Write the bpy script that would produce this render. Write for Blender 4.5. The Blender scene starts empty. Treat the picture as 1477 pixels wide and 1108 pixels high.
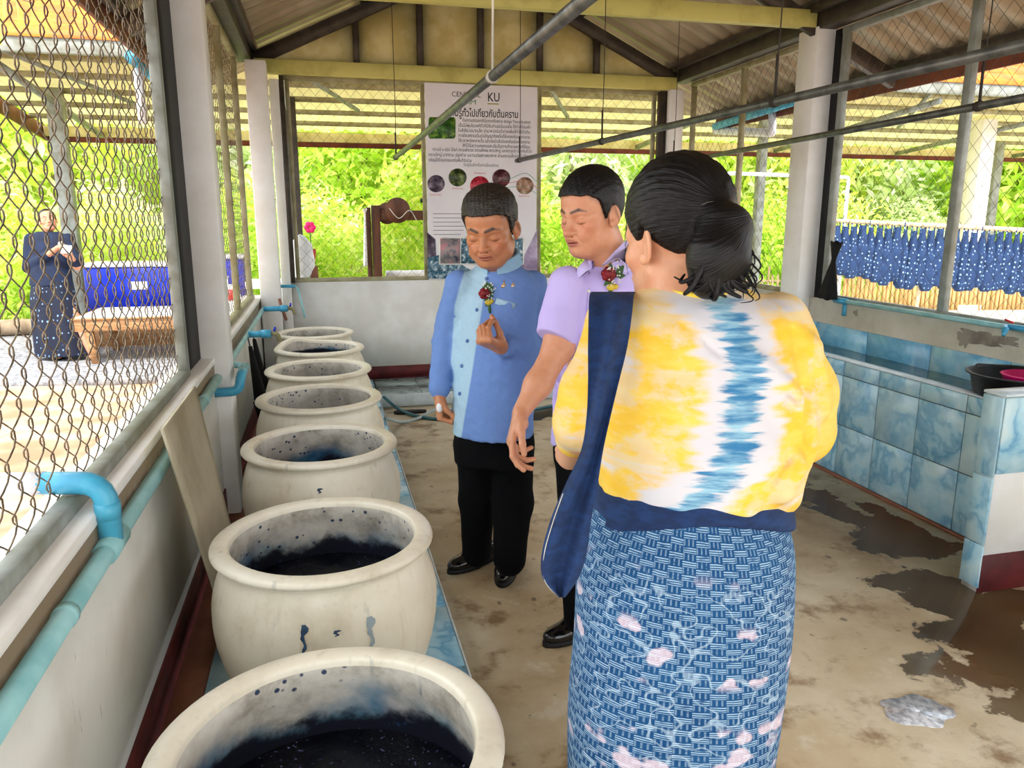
import bpy, math, random
import numpy as np
from mathutils import Vector, Matrix
rnd = random.Random(7)
PI = math.pi
sc = bpy.context.scene
COL = sc.collection
# ---------------------------------------------------------------- camera, light, exposure
F_PX, W_PX, H_PX, CAM_Z = 1100.0, 1477, 1108, 1.52
PITCH, YAW = math.radians(12.26), math.radians(13.80)
cam_d = bpy.data.cameras.new('camera'); cam = bpy.data.objects.new('camera', cam_d); COL.objects.link(cam)
cam_d.sensor_fit = 'HORIZONTAL'; cam_d.sensor_width = 36.0; cam_d.lens = 36.0 * F_PX / W_PX
cam_d.clip_start = 0.05; cam_d.clip_end = 400
cam.location = (0, 0, CAM_Z); cam.rotation_euler = (PI / 2 - PITCH, 0, -YAW)
sc.camera = cam
FW = np.array([math.sin(YAW) * math.cos(PITCH), math.cos(YAW) * math.cos(PITCH), -math.sin(PITCH)])
RT = np.array([math.cos(YAW), -math.sin(YAW), 0.0]); UP = np.cross(RT, FW); CP = np.array([0, 0, CAM_Z])

def at(x, y, D=None, X=None, Y=None, Z=None):
    """world point seen in the photograph at pixel (x, y), at a given depth or on a given plane"""
    d = ((x - W_PX / 2) * RT - (y - H_PX / 2) * UP) / F_PX + FW
    if D is not None: t = D
    elif X is not None: t = X / d[0]
    elif Y is not None: t = Y / d[1]
    else: t = (Z - CAM_Z) / d[2]
    return CP + t * d

world = bpy.data.worlds.new('sky'); sc.world = world; world.use_nodes = True
wn = world.node_tree; wn.nodes.clear()
wo = wn.nodes.new('ShaderNodeOutputWorld'); wb = wn.nodes.new('ShaderNodeBackground')
wc = wn.nodes.new('ShaderNodeTexCoord'); wno = wn.nodes.new('ShaderNodeTexNoise'); wr = wn.nodes.new('ShaderNodeValToRGB')
wno.inputs['Scale'].default_value = 2.2; wno.inputs['Detail'].default_value = 5
wr.color_ramp.elements[0].color = (0.72, 0.86, 1.0, 1); wr.color_ramp.elements[0].position = .35
wr.color_ramp.elements[1].color = (1.0, 0.99, 0.97, 1); wr.color_ramp.elements[1].position = .6
wn.links.new(wc.outputs['Generated'], wno.inputs['Vector']); wn.links.new(wno.outputs['Fac'], wr.inputs['Fac'])
wn.links.new(wr.outputs['Color'], wb.inputs['Color']); wb.inputs['Strength'].default_value = 2.6
wn.links.new(wb.outputs[0], wo.inputs[0])
sd = bpy.data.lights.new('sun', 'SUN'); sun = bpy.data.objects.new('sun', sd); COL.objects.link(sun)
sd.energy = 3.2; sd.angle = math.radians(12); sd.color = (1, .95, .86)
sun.rotation_euler = (math.radians(32), math.radians(-12), 0)
sc.view_settings.view_transform = 'Standard'; sc.view_settings.look = 'None'
sc.view_settings.gamma = 1; sc.view_settings.use_curve_mapping = False
sc.view_settings.exposure = 0.5

# ---------------------------------------------------------------- materials
def lin(c):
    c = [v / 255.0 for v in c]
    return tuple((v / 12.92 if v <= .04045 else ((v + .055) / 1.055) ** 2.4) for v in c) + (1.0,)

class NT:
    def __init__(s, name):
        s.m = bpy.data.materials.new(name); s.m.use_nodes = True
        s.t = s.m.node_tree; s.n = s.t.nodes; s.b = s.n['Principled BSDF']; s.out = s.n['Material Output']
    def new(s, kind, **kw):
        n = s.n.new(kind)
        for k, v in kw.items():
            if k[0].isupper() or k[0].isdigit(): s.set(n.inputs[k.replace('_', ' ') if not k.isdigit() else int(k)], v)
            else: setattr(n, k, v)
        return n
    def set(s, sock, v):
        if isinstance(v, bpy.types.NodeSocket): s.t.links.new(v, sock)
        else: sock.default_value = v
    def coord(s, kind='Object', scale=(1, 1, 1), loc=(0, 0, 0)):
        tc = s.n.new('ShaderNodeTexCoord'); mp = s.n.new('ShaderNodeMapping')
        s.t.links.new(tc.outputs[kind], mp.inputs['Vector']); mp.inputs['Scale'].default_value = scale; mp.inputs['Location'].default_value = loc
        return mp.outputs[0]
    def attr(s, name, out='Vector'):
        a = s.n.new('ShaderNodeAttribute'); a.attribute_name = name; return a.outputs[out]
    def sep(s, v):
        n = s.n.new('ShaderNodeSeparateXYZ'); s.t.links.new(v, n.inputs[0]); return n.outputs
    def comb(s, x, y, z):
        n = s.n.new('ShaderNodeCombineXYZ')
        for i, v in enumerate((x, y, z)): s.set(n.inputs[i], v)
        return n.outputs[0]
    def noise(s, v, scale, detail=4, rough=.55, out='Fac'):
        n = s.n.new('ShaderNodeTexNoise'); s.t.links.new(v, n.inputs['Vector'])
        n.inputs['Scale'].default_value = scale; n.inputs['Detail'].default_value = detail; n.inputs['Roughness'].default_value = rough
        return n.outputs[out]
    def math(s, op, a, b=0.0, c=0.0, clamp=False):
        n = s.n.new('ShaderNodeMath'); n.operation = op; n.use_clamp = clamp
        s.set(n.inputs[0], a); s.set(n.inputs[1], b); s.set(n.inputs[2], c); return n.outputs[0]
    def ramp(s, f, stops):
        n = s.n.new('ShaderNodeValToRGB'); cr = n.color_ramp
        while len(cr.elements) < len(stops): cr.elements.new(.5)
        for e, (p, c) in zip(cr.elements, stops):
            e.position = p; e.color = lin(c) if not isinstance(c, (int, float)) else (c, c, c, 1)
        s.set(n.inputs[0], f); return n.outputs[0]
    def step(s, f, a, b):
        n = s.n.new('ShaderNodeMapRange'); n.interpolation_type = 'SMOOTHSTEP'
        s.set(n.inputs[0], f); n.inputs[1].default_value = a; n.inputs[2].default_value = b; return n.outputs[0]
    def mix(s, f, a, b, mode='MIX'):
        n = s.n.new('ShaderNodeMix'); n.data_type = 'RGBA'; n.blend_type = mode
        s.set(n.inputs[0], f)
        s.set(n.inputs[6], lin(a) if isinstance(a, tuple) and len(a) == 3 else a)
        s.set(n.inputs[7], lin(b) if isinstance(b, tuple) and len(b) == 3 else b)
        return n.outputs[2]
    def bump(s, f, strength=.3, dist=.01):
        n = s.n.new('ShaderNodeBump'); n.inputs['Strength'].default_value = strength; n.inputs['Distance'].default_value = dist
        s.set(n.inputs['Height'], f); s.t.links.new(n.outputs[0], s.b.inputs['Normal'])
    def fin(s, col=None, rough=None, metal=None, spec=None):
        if col is not None: s.set(s.b.inputs['Base Color'], lin(col) if isinstance(col, tuple) and len(col) == 3 else col)
        if rough is not None: s.set(s.b.inputs['Roughness'], rough)
        if metal is not None: s.b.inputs['Metallic'].default_value = metal
        if spec is not None: s.b.inputs['Specular IOR Level'].default_value = spec
        return s.m

def basic(name, c, rough=.6, c2=None, scale=6, metal=0, bump=0, bscale=60, spec=.4, lo=.35, hi=.65, stretch=(1, 1, 1), kind='Object'):
    t = NT(name); v = t.coord(kind, stretch)
    if c2 is None: c2 = tuple(max(0, int(q * .86)) for q in c)
    f = t.step(t.noise(v, scale, 5), lo, hi)
    if bump: t.bump(t.noise(v, bscale, 3), bump, .004)
    return t.fin(t.mix(f, c, c2), rough, metal, spec)

M = {}
def M_(k, *a, **kw): M[k] = basic(k, *a, **kw)
M_('white_paint', (232, 231, 228), .6, (214, 212, 204), 3, bump=.1, bscale=30)
M_('column_paint', (244, 242, 238), .6, (234, 230, 222), 4, bump=.12, bscale=60)
M_('cream_paint', (214, 204, 150), .7, (190, 176, 112), 5)
M_('cream_beam', (196, 190, 110), .6, (168, 160, 84), 6, lo=.45, hi=.75)
M_('dark_steel', (74, 66, 56), .55, (52, 46, 40), 8)
M_('steel_frame', (150, 156, 150), .5, (122, 124, 112), 8, spec=.5)
M_('steel_frame_cream', (158, 152, 120), .5, (130, 122, 84), 8)
M_('galvanised', (112, 114, 110), .38, (78, 80, 76), 14, metal=.55)
M_('wire', (138, 122, 100), .5, (84, 72, 56), 30, metal=.3)
M_('wire_dark', (66, 64, 56), .5, (46, 44, 38), 30, metal=.2)
M_('roof_metal', (172, 160, 138), .45, (146, 132, 108), 2, metal=.15)
M_('roof_cream', (238, 234, 190), .6, (226, 220, 170), 2)
M_('roof_orange', (226, 122, 14), .5, (200, 96, 12), 5)
M_('fascia_brown', (120, 54, 32), .6, (92, 38, 26), 5)
M_('maroon', (104, 36, 36), .6, (76, 24, 26), 8)
M_('pvc_blue', (78, 170, 200), .35, (60, 150, 186), 10)
M_('pvc_faded', (160, 208, 210), .42, (128, 184, 188), 9, lo=.3, hi=.7)
M_('pvc_white', (232, 232, 236), .4, (214, 214, 220), 10)
M_('rubber_black', (18, 18, 20), .6, (10, 10, 12), 8)
M_('cloth_black', (14, 14, 17), .85, (8, 8, 10), 20, bump=.2, bscale=80)
M_('wood', (186, 140, 96), .6, (150, 104, 64), 8, stretch=(1, 1, 6))
M_('wood_dark', (104, 62, 40), .6, (70, 40, 26), 8, stretch=(1, 1, .2), bump=.3)
M_('board', (190, 180, 156), .7, (150, 138, 110), 3, lo=.3, hi=.7, bump=.15)
M_('grout', (116, 120, 116), .8, (86, 88, 84), 20)
M_('tile_white_edge', (214, 226, 230), .3, (196, 210, 214), 12)
M_('plastic_blue', (20, 48, 190), .35, (14, 36, 160), 4)
M_('plastic_white', (236, 238, 242), .35, (222, 226, 230), 4)
M_('plastic_black', (26, 27, 30), .35, (18, 18, 20), 8)
M_('plastic_pink', (232, 30, 120), .35, (214, 20, 104), 6)
M_('plastic_red', (206, 40, 44), .4, (176, 30, 34), 6)
M_('lime_plastic', (150, 214, 40), .4, (130, 196, 30), 4)
M_('cloth_white', (240, 240, 240), .85, (222, 222, 224), 10)
M_('bamboo', (222, 186, 128), .6, (196, 150, 96), 5, stretch=(8, 8, .6))
M_('bamboo_pale', (226, 206, 172), .6, (202, 176, 134), 5, stretch=(8, 8, .6))
M_('bark', (170, 150, 124), .9, (120, 100, 80), 6, stretch=(1, 1, .3), bump=.5)
M_('soil', (204, 178, 152), .95, (168, 126, 98), 2.2, bump=.6, bscale=9)
M_('gravel', (166, 166, 170), .9, (118, 118, 124), 22, bump=.8, bscale=40)
M_('grass', (176, 206, 90), .95, (140, 176, 60), 1.2, bump=.8, bscale=20)
M_('hill', (150, 186, 150), 1, (176, 204, 190), .12, bump=.8, bscale=2)  # distance haze put into the colour as pale blue-green
M_('trousers_black', (11, 11, 13), .95, (6, 6, 8), 6, bump=.15, bscale=150, spec=.1)
M_('shoe_leather', (14, 14, 15), .16, (8, 8, 9), 10, spec=.6)
M_('sole', (22, 20, 20), .7)
M_('rose_red', (132, 14, 24), .6, (88, 6, 16), 40)
M_('petal_white', (244, 242, 230), .6)
M_('ribbon_yellow', (236, 206, 60), .5)
M_('leaf_dark', (66, 104, 48), .5, (40, 76, 34), 30)
M_('gold', (224, 172, 86), .3, (200, 150, 60), 30, metal=.8)
M_('string', (56, 50, 44), .8)
M_('string_white', (216, 212, 200), .8)
M_('poster_white', (228, 224, 226), .45, (220, 214, 218), 2)
M_('ink_black', (24, 24, 26), .5); M_('ink_grey', (120, 112, 108), .5); M_('ink_green', (56, 130, 70), .5)
M_('ink_red', (216, 90, 80), .5); M_('ink_olive', (176, 176, 60), .5); M_('ink_teal', (70, 170, 130), .5)
M_('earth_brown', (150, 96, 70), .6)
M_('puddle_painted_glare', (226, 226, 230), .05, (160, 162, 170), 40, spec=1)  # near-white base colour stands for the sky mirrored in the water
M_('hose', (70, 120, 128), .45, (50, 96, 104), 8)
M_('hose_pale', (176, 190, 190), .45)

def m_floor():
    t = NT('concrete_floor'); v = t.coord()
    a = t.noise(v, 1.1, 6, .6); b = t.noise(t.coord(loc=(5, 3, 0)), 4.5, 6, .65); c = t.noise(v, 60, 3)
    col = t.ramp(a, [(.30, (156, 128, 90)), (.44, (194, 172, 136)), (.58, (216, 200, 170)), (.74, (180, 152, 110))])
    col = t.mix(t.step(b, .5, .68), col, (140, 110, 74)); 
    col = t.mix(t.math('MULTIPLY', t.step(b, .42, .30), .6), col, (222, 212, 190))
    # wet patches on the slab (real places): distance to ellipses, edges broken by noise
    xyz = t.sep(v); wob = t.noise(v, 3.4, 5, .6); tot = None
    wets = [(2.62, 3.35, .16, .30), (2.62, 2.86, .26, .20), (2.42, 2.36, .22, .30), (2.62, 2.25, .30, .14), (2.18, 1.90, .30, .18), (2.34, 1.7, .34, .22), (2.3, 2.05, .24, .22), (2.1, 1.35, .30, .2),
            (1.55, 5.6, .5, .22), (1.05, 4.9, .14, .3), (2.36, 3.95, .10, .2), (2.78, 3.1, .1, .4)]
    for (x, y, rx, ry) in wets:
        dx = t.math('DIVIDE', t.math('SUBTRACT', xyz[0], x), rx); dy = t.math('DIVIDE', t.math('SUBTRACT', xyz[1], y), ry)
        d = t.math('SQRT', t.math('ADD', t.math('MULTIPLY', dx, dx), t.math('MULTIPLY', dy, dy)))
        d = t.math('ADD', d, t.math('MULTIPLY', t.math('SUBTRACT', wob, .5), 2.6))
        tot = d if tot is None else t.math('MINIMUM', tot, d)
    wet = t.step(tot, .90, .80)
    col2 = t.mix(t.step(a, .35, .6), (62, 44, 24), (104, 80, 46))
    col = t.mix(t.math('MULTIPLY', wet, .92), col, col2)
    spots = t.step(t.noise(t.coord(loc=(1, 7, 0)), 14, 2, .4), .70, .74)
    col = t.mix(t.math('MULTIPLY', spots, .7), col, (84, 72, 60))
    rough = t.math('SUBTRACT', .62, t.math('MULTIPLY', wet, .48))
    t.bump(t.math('MULTIPLY', c, t.math('SUBTRACT', 1.0, wet)), .25, .003)
    return t.fin(col, rough)
M['floor'] = m_floor()

def m_tile(name, base, vein, pale):
    t = NT(name)
    oi = t.n.new('ShaderNodeObjectInfo'); v = t.coord()
    add = t.n.new('ShaderNodeVectorMath'); add.operation = 'ADD'; t.t.links.new(v, add.inputs[0])
    t.t.links.new(t.comb(t.math('MULTIPLY', oi.outputs['Random'], 37), t.math('MULTIPLY', oi.outputs['Random'], 91), 0), add.inputs[1])
    v = add.outputs[0]
    w = t.n.new('ShaderNodeVectorMath'); w.operation = 'MULTIPLY_ADD'
    t.t.links.new(t.noise(v, 3, 3, .5, 'Color'), w.inputs[0]); w.inputs[1].default_value = (.55, .55, .55); t.t.links.new(v, w.inputs[2])
    n1 = t.noise(w.outputs[0], 3.6, 5, .5)
    col = t.ramp(n1, [(.30, pale), (.46, base), (.52, vein), (.57, base), (.72, pale)])
    n2 = t.noise(w.outputs[0], 2.4, 3); col = t.mix(t.math('MULTIPLY', t.step(n2, .45, .7), .6), col, (186, 206, 204))
    return t.fin(col, .22, 0, .5)
M['tile_blue'] = m_tile('marbled_blue_tile', (158, 204, 222), (112, 168, 202), (204, 228, 232))
M['tile_teal'] = m_tile('flat_blue_tile', (110, 176, 208), (90, 158, 196), (150, 204, 222))
M['tile_grey'] = m_tile('greyish_tile', (138, 152, 150), (100, 116, 118), (182, 192, 190))

def m_oldwall():
    t = NT('bare_concrete_wall'); v = t.coord()
    a = t.noise(v, 2.5, 6, .6); b = t.noise(t.coord(loc=(3, 1.3, 2)), 1.6, 6, .62)
    col = t.ramp(a, [(.3, (176, 168, 148)), (.5, (206, 202, 186)), (.7, (222, 218, 206))])
    col = t.mix(t.step(b, .60, .63), col, (140, 132, 118)); t.bump(t.noise(v, 40, 4), .3, .004)
    return t.fin(col, .8)
M['old_wall'] = m_oldwall()

def m_wallL():
    t = NT('white_wall_stained'); v = t.coord(); z = t.sep(v)[2]
    col = t.mix(t.step(t.noise(v, 2.5, 5), .4, .7), (226, 224, 216), (208, 204, 192))
    dirt = t.math('MULTIPLY', t.step(t.math('ADD', z, t.math('MULTIPLY', t.noise(v, 14, 5), .09)), .80, .87), .85)
    col = t.mix(dirt, col, (122, 100, 66))
    crack = t.step(t.noise(t.coord(scale=(1, 14, 1.6)), 5, 4), .70, .73); col = t.mix(t.math('MULTIPLY', crack, .55), col, (90, 84, 78))
    return t.fin(col, .6)
M['wall_left'] = m_wallL()

def m_jar():
    t = NT('glazed_jar'); v = t.coord(); g = t.attr('pat'); s = t.sep(g)   # pat: x inside(0/1), y height, z depth below rim
    oi = t.n.new('ShaderNodeObjectInfo'); oa = t.n.new('ShaderNodeVectorMath'); oa.operation = 'ADD'; t.t.links.new(v, oa.inputs[0])
    r = t.math('MULTIPLY', oi.outputs['Random'], 31); t.t.links.new(t.comb(r, r, r), oa.inputs[1]); v2 = oa.outputs[0]
    a = t.noise(v2, 5, 5, .6)
    col = t.ramp(a, [(.3, (242, 236, 218)), (.55, (232, 223, 202)), (.75, (208, 196, 170))])
    streak = t.noise(t.coord(scale=(9, 9, 1.2)), 3, 5); col = t.mix(t.math('MULTIPLY', t.step(streak, .55, .75), .35), col, (190, 172, 138))
    inn = s[0]
    ic = t.ramp(t.noise(v2, 9, 6, .65), [(.3, (226, 220, 208)), (.5, (202, 195, 182)), (.64, (160, 152, 138)), (.8, (104, 102, 96))])
    blue = t.step(t.math('ADD', s[2], t.math('MULTIPLY', t.math('SUBTRACT', t.noise(v2, 4, 4), .5), .42)), .08, .19)
    ic = t.mix(blue, ic, t.ramp(t.noise(v2, 6, 3), [(.35, (34, 92, 134)), (.65, (110, 158, 176))]))
    dark = t.step(t.math('ADD', s[2], t.math('MULTIPLY', t.math('SUBTRACT', t.noise(v2, 7, 5, .65), .5), .16)), .13, .17)
    ic = t.mix(dark, ic, (12, 16, 34))
    col = t.mix(inn, col, ic)
    vo = t.n.new('ShaderNodeTexVoronoi'); t.t.links.new(v2, vo.inputs['Vector']); vo.inputs['Scale'].default_value = 38
    sp = t.math('MULTIPLY', t.step(vo.outputs['Distance'], .26, .17), t.step(t.noise(v2, 5, 2), .46, .54))
    sp = t.math('MULTIPLY', sp, t.math('ADD', t.math('MULTIPLY', inn, .9), .06)); col = t.mix(sp, col, (24, 50, 84))
    dr = t.math('MULTIPLY', t.step(t.noise(t.coord(scale=(26, 26, 3)), 1.0, 3), .64, .68), t.math('ADD', t.math('MULTIPLY', inn, .5), .22))
    dr = t.math('MULTIPLY', dr, t.step(t.noise(v2, 3, 2), .5, .6)); col = t.mix(dr, col, (86, 116, 132))
    t.bump(a, .1, .004)
    return t.fin(col, t.math('ADD', .34, t.math('MULTIPLY', inn, .3)), 0, .45)
M['jar'] = m_jar()

def m_liquid():
    t = NT('indigo_liquid'); v = t.coord()
    n = t.noise(v, 130, 4, .75); f = t.step(t.noise(v, 5, 4), .42, .6)
    t.bump(t.math('MULTIPLY', n, f), .9, .006)
    sp = t.math('MULTIPLY', t.step(t.noise(v, 130, 2, .5), .64, .70), f)  # pale specks put the sparkle of the froth into the colour
    return t.fin(t.mix(sp, (4, 5, 16), (120, 128, 180)), .34, 0, .35)
M['liquid'] = m_liquid()

def m_skin():
    t = NT('skin'); c = t.attr('Col', 'Color'); v = t.coord()
    c = t.mix(t.math('MULTIPLY', t.step(t.noise(v, 35, 4), .35, .7), .25), c, t.mix(1.0, c, (226, 176, 150), 'MULTIPLY'))
    t.bump(t.noise(v, 220, 3), .08, .002)
    t.b.inputs['Subsurface Weight'].default_value = .12; t.b.inputs['Subsurface Radius'].default_value = (.012, .005, .003)
    return t.fin(c, .42, 0, .45)
M['skin'] = m_skin()
def m_hair(name, c, c2):
    t = NT(name); v = t.attr('pat'); w = t.n.new('ShaderNodeTexNoise'); t.t.links.new(v, w.inputs['Vector']); w.inputs['Scale'].default_value = 1; w.inputs['Detail'].default_value = 4
    t.bump(w.outputs['Fac'], .6, .004)
    return t.fin(t.mix(t.step(w.outputs['Fac'], .4, .68), c, c2), .42, 0, .3)
M['hair_black'] = m_hair('black_hair', (6, 5, 6), (16, 12, 12)); M['hair_grey'] = m_hair('greying_hair', (22, 18, 15), (66, 58, 48))
def m_attr(name, rough=.85, weave=900, wb=.25, vary=.12):
    t = NT(name); c = t.attr('Col', 'Color'); v = t.coord()
    n = t.noise(t.coord(scale=(1, 1, 5)), 130, 3, .7); n2 = t.noise(t.coord(scale=(4, 4, .6)), 110, 3, .7)
    c = t.mix(t.math('MULTIPLY', t.step(t.math('MULTIPLY', t.math('ADD', n, n2), .5), .42, .6), vary * 3), c, t.mix(1.0, c, (214, 218, 226), 'MULTIPLY'))
    t.bump(t.math('ADD', n, n2), wb, .002)
    return t.fin(c, rough, 0, .2)
M['woven'] = m_attr('woven_fabric'); M['fine_cloth'] = m_attr('fine_cloth', .7, wb=.06, vary=.03)
M['navy_cloth'] = basic('navy_knit', (22, 52, 98), .85, (16, 38, 76), 30, bump=.4, bscale=260, stretch=(1, 1, 3))

def m_tiedye():
    t = NT('tie_dye_cotton'); s = t.sep(t.attr('pat')); u, z = s[0], s[1]     # metres across the back, height
    wob = t.noise(t.comb(t.math('MULTIPLY', u, 9), t.math('MULTIPLY', z, 70), 0), 1.0, 4, .6)
    wob2 = t.noise(t.comb(t.math('MULTIPLY', u, 5), t.math('MULTIPLY', z, 28), 3), 1.0, 3, .55)
    # centre line of the blue stripe: drifts with height
    c = t.n.new('ShaderNodeFloatCurve'); cv = c.mapping.curves[0]
    pts = [(0, .34), (.14, .41), (.226, .50), (.364, .65), (.5, .69), (.72, .734), (.9, .66), (1, .61)]
    cv.points[0].location = pts[0]; cv.points[1].location = pts[-1]
    for p in pts[1:-1]: cv.points.new(*p)
    c.mapping.update(); t.set(c.inputs['Value'], t.math('MULTIPLY', t.math('SUBTRACT', z, .98), 1 / .42))
    d = t.math('SUBTRACT', u, t.math('MULTIPLY', t.math('SUBTRACT', c.outputs[0], .5), .32))
    da = t.math('ABSOLUTE', d)
    # vertical wave makes the stripe pulse into shibori teeth
    teeth = t.math('MULTIPLY', t.math('SINE', t.math('ADD', t.math('MULTIPLY', z, 270), t.math('MULTIPLY', wob2, 26))), .008)
    db = t.math('ADD', da, t.math('ADD', teeth, t.math('MULTIPLY', t.math('SUBTRACT', wob, .5), .11)))
    blue = t.step(db, .040, .016)
    bl_c = t.mix(t.step(wob, .35, .65), (54, 116, 160), (150, 190, 206))
    dy = t.math('ADD', da, t.math('MULTIPLY', t.math('SUBTRACT', wob2, .5), .16))
    yel = t.step(dy, .055, .088)
    patch = t.step(t.noise(t.comb(t.math('MULTIPLY', u, 9), t.math('MULTIPLY', z, 13), 9), 1.0, 5, .62), .36, .56)
    streak = t.step(t.noise(t.comb(t.math('MULTIPLY', u, 3), t.math('MULTIPLY', z, 42), 5), 1.0, 2, .5), .36, .52)
    yel = t.math('MULTIPLY', yel, t.math('MAXIMUM', t.math('MULTIPLY', patch, .95), t.math('MULTIPLY', streak, .6)))
    side = t.step(t.math('ABSOLUTE', t.math('ADD', u, .0)), .19, .25)
    yel = t.math('MAXIMUM', yel, t.math('MULTIPLY', side, .85))
    yc = t.mix(t.step(t.noise(t.comb(t.math('MULTIPLY', u, 12), t.math('MULTIPLY', z, 30), 1), 1.0, 3), .35, .7), (234, 184, 22), (236, 198, 78))
    col = t.mix(yel, (206, 202, 205), yc); col = t.mix(blue, col, bl_c)
    t.bump(t.noise(t.coord(), 500, 2), .15, .002)
    return t.fin(col, .85, 0, .2)
M['tiedye'] = m_tiedye()

def m_ikat():
    t = NT('indigo_ikat'); s = t.sep(t.attr('pat')); u, z = s[0], s[1]
    bw, bh = .021, .0105
    zi = t.math('DIVIDE', t.math('ADD', z, t.math('MULTIPLY', t.noise(t.attr('pat'), 30, 2), .004)), bh); row = t.math('FLOOR', zi)
    ui = t.math('DIVIDE', u, bw); ci = t.math('FLOOR', ui)
    chk = t.math('PINGPONG', t.math('ADD', ci, row), 1.0)
    fz = t.math('FRACT', zi); fu = t.math('FRACT', ui)
    hl = t.math('SINE', t.math('MULTIPLY', fz, 6.283 * 3)); hl = t.step(hl, -.25, .35)
    vl = t.math('SINE', t.math('MULTIPLY', fu, 6.283 * 3)); vl = t.math('MULTIPLY', t.step(vl, .1, .8), .42)
    w = t.math('ADD', t.math('MULTIPLY', hl, chk), t.math('MULTIPLY', vl, t.math('SUBTRACT', 1.0, chk)))
    gap = t.math('MULTIPLY', t.step(fz, .0, .12), t.step(fz, 1.0, .88)); w = t.math('MULTIPLY', w, gap)
    rn = t.noise(t.comb(t.math('MULTIPLY', u, 60), t.math('MULTIPLY', z, 200), 0), 1, 3); w = t.math('MULTIPLY', w, t.step(rn, .28, .5))
    base = t.mix(t.noise(t.attr('pat'), 12, 3), (16, 54, 98), (36, 86, 130))
    col = t.mix(t.math('MULTIPLY', w, .72), base, (176, 206, 226))
    # blossoms in bands and pale curls between them
    vo = t.n.new('ShaderNodeTexVoronoi'); t.t.links.new(t.comb(u, z, 0), vo.inputs['Vector']); vo.inputs['Scale'].default_value = 24
    vo2 = t.n.new('ShaderNodeTexVoronoi'); t.t.links.new(t.comb(u, z, 0), vo2.inputs['Vector']); vo2.inputs['Scale'].default_value = 60
    band = t.step(t.math('SINE', t.math('ADD', t.math('MULTIPLY', z, 6.283 / .165), 2.2)), -.55, .1)
    band = t.math('MULTIPLY', band, t.step(z, .95, .90))
    fl = t.math('MULTIPLY', t.step(t.math('ADD', vo.outputs['Distance'], t.math('MULTIPLY', vo2.outputs['Distance'], .35)), .62, .48), band)
    fl = t.math('MULTIPLY', fl, t.math('ADD', .35, t.math('MULTIPLY', t.step(t.math('SINE', t.math('MULTIPLY', z, 2400)), -.4, .4), .55)))
    sel = t.step(t.sep(vo.outputs['Color'])[0], .18, .22)
    col = t.mix(t.math('MULTIPLY', fl, sel), col, (232, 208, 214))
    ring = t.step(t.math('ABSOLUTE', t.math('SUBTRACT', t.noise(t.comb(u, z, 4), 22, 1, .4), .5)), .016, .006)
    col = t.mix(t.math('MULTIPLY', t.math('MULTIPLY', ring, .30), t.step(z, .95, .9)), col, (206, 226, 236))
    t.bump(w, .15, .001)
    return t.fin(col, .9, 0, .15)
M['ikat'] = m_ikat()

def m_dots(name, base, dot, scale, th=.25, coordk='Object', sc3=(1, 1, 1)):
    t = NT(name); vo = t.n.new('ShaderNodeTexVoronoi'); t.t.links.new(t.coord(coordk, sc3), vo.inputs['Vector']); vo.inputs['Scale'].default_value = scale
    vo.inputs['Randomness'].default_value = .35
    return t.fin(t.mix(t.step(vo.outputs['Distance'], th, th * .7), base, dot), .85)
M['dot_skirt'] = m_dots('navy_dotted_sarong', (10, 18, 42), (120, 150, 190), 21, .24, sc3=(1, 1, .8))
M['bundle'] = m_dots('indigo_dotted_cloth', (26, 54, 96), (150, 184, 214), 19, .24)

def m_sheet(name, c):
    t = NT(name); t.fin(c, .6); tr = t.n.new('ShaderNodeBsdfTranslucent'); tr.inputs[0].default_value = lin(c); mx = t.n.new('ShaderNodeMixShader'); mx.inputs[0].default_value = .6
    t.t.links.new(t.b.outputs[0], mx.inputs[1]); t.t.links.new(tr.outputs[0], mx.inputs[2]); t.t.links.new(mx.outputs[0], t.out.inputs[0]); return t.m
M['roof_cream'] = m_sheet('translucent_cream_sheet', (240, 236, 196))

def m_leaf(name, a, b, c):
    t = NT(name); g = t.n.new('ShaderNodeNewGeometry')
    col = t.ramp(g.outputs['Random Per Island'], [(.0, a), (.5, b), (1.0, c)])
    t.fin(col, .6, 0, .3)
    tr = t.n.new('ShaderNodeBsdfTranslucent'); t.t.links.new(col, tr.inputs[0]); mx = t.n.new('ShaderNodeMixShader'); mx.inputs[0].default_value = .5
    t.t.links.new(t.b.outputs[0], mx.inputs[1]); t.t.links.new(tr.outputs[0], mx.inputs[2]); t.t.links.new(mx.outputs[0], t.out.inputs[0])
    return t.m
M['leaf_a'] = m_leaf('yellow_green_leaves', (240, 244, 120), (216, 236, 110), (252, 254, 220))
M['leaf_b'] = m_leaf('pale_green_leaves', (236, 240, 200), (206, 226, 150), (252, 252, 240))
M['leaf_c'] = m_leaf('bright_green_leaves', (176, 220, 76), (220, 240, 96), (246, 250, 170))

# ---------------------------------------------------------------- mesh and scene helpers
def tagit(o, label=None, cat=None, group=None, kind=None):
    for k, v in (('label', label), ('category', cat), ('group', group), ('kind', kind)):
        if v: o[k] = v
    return o

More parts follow.
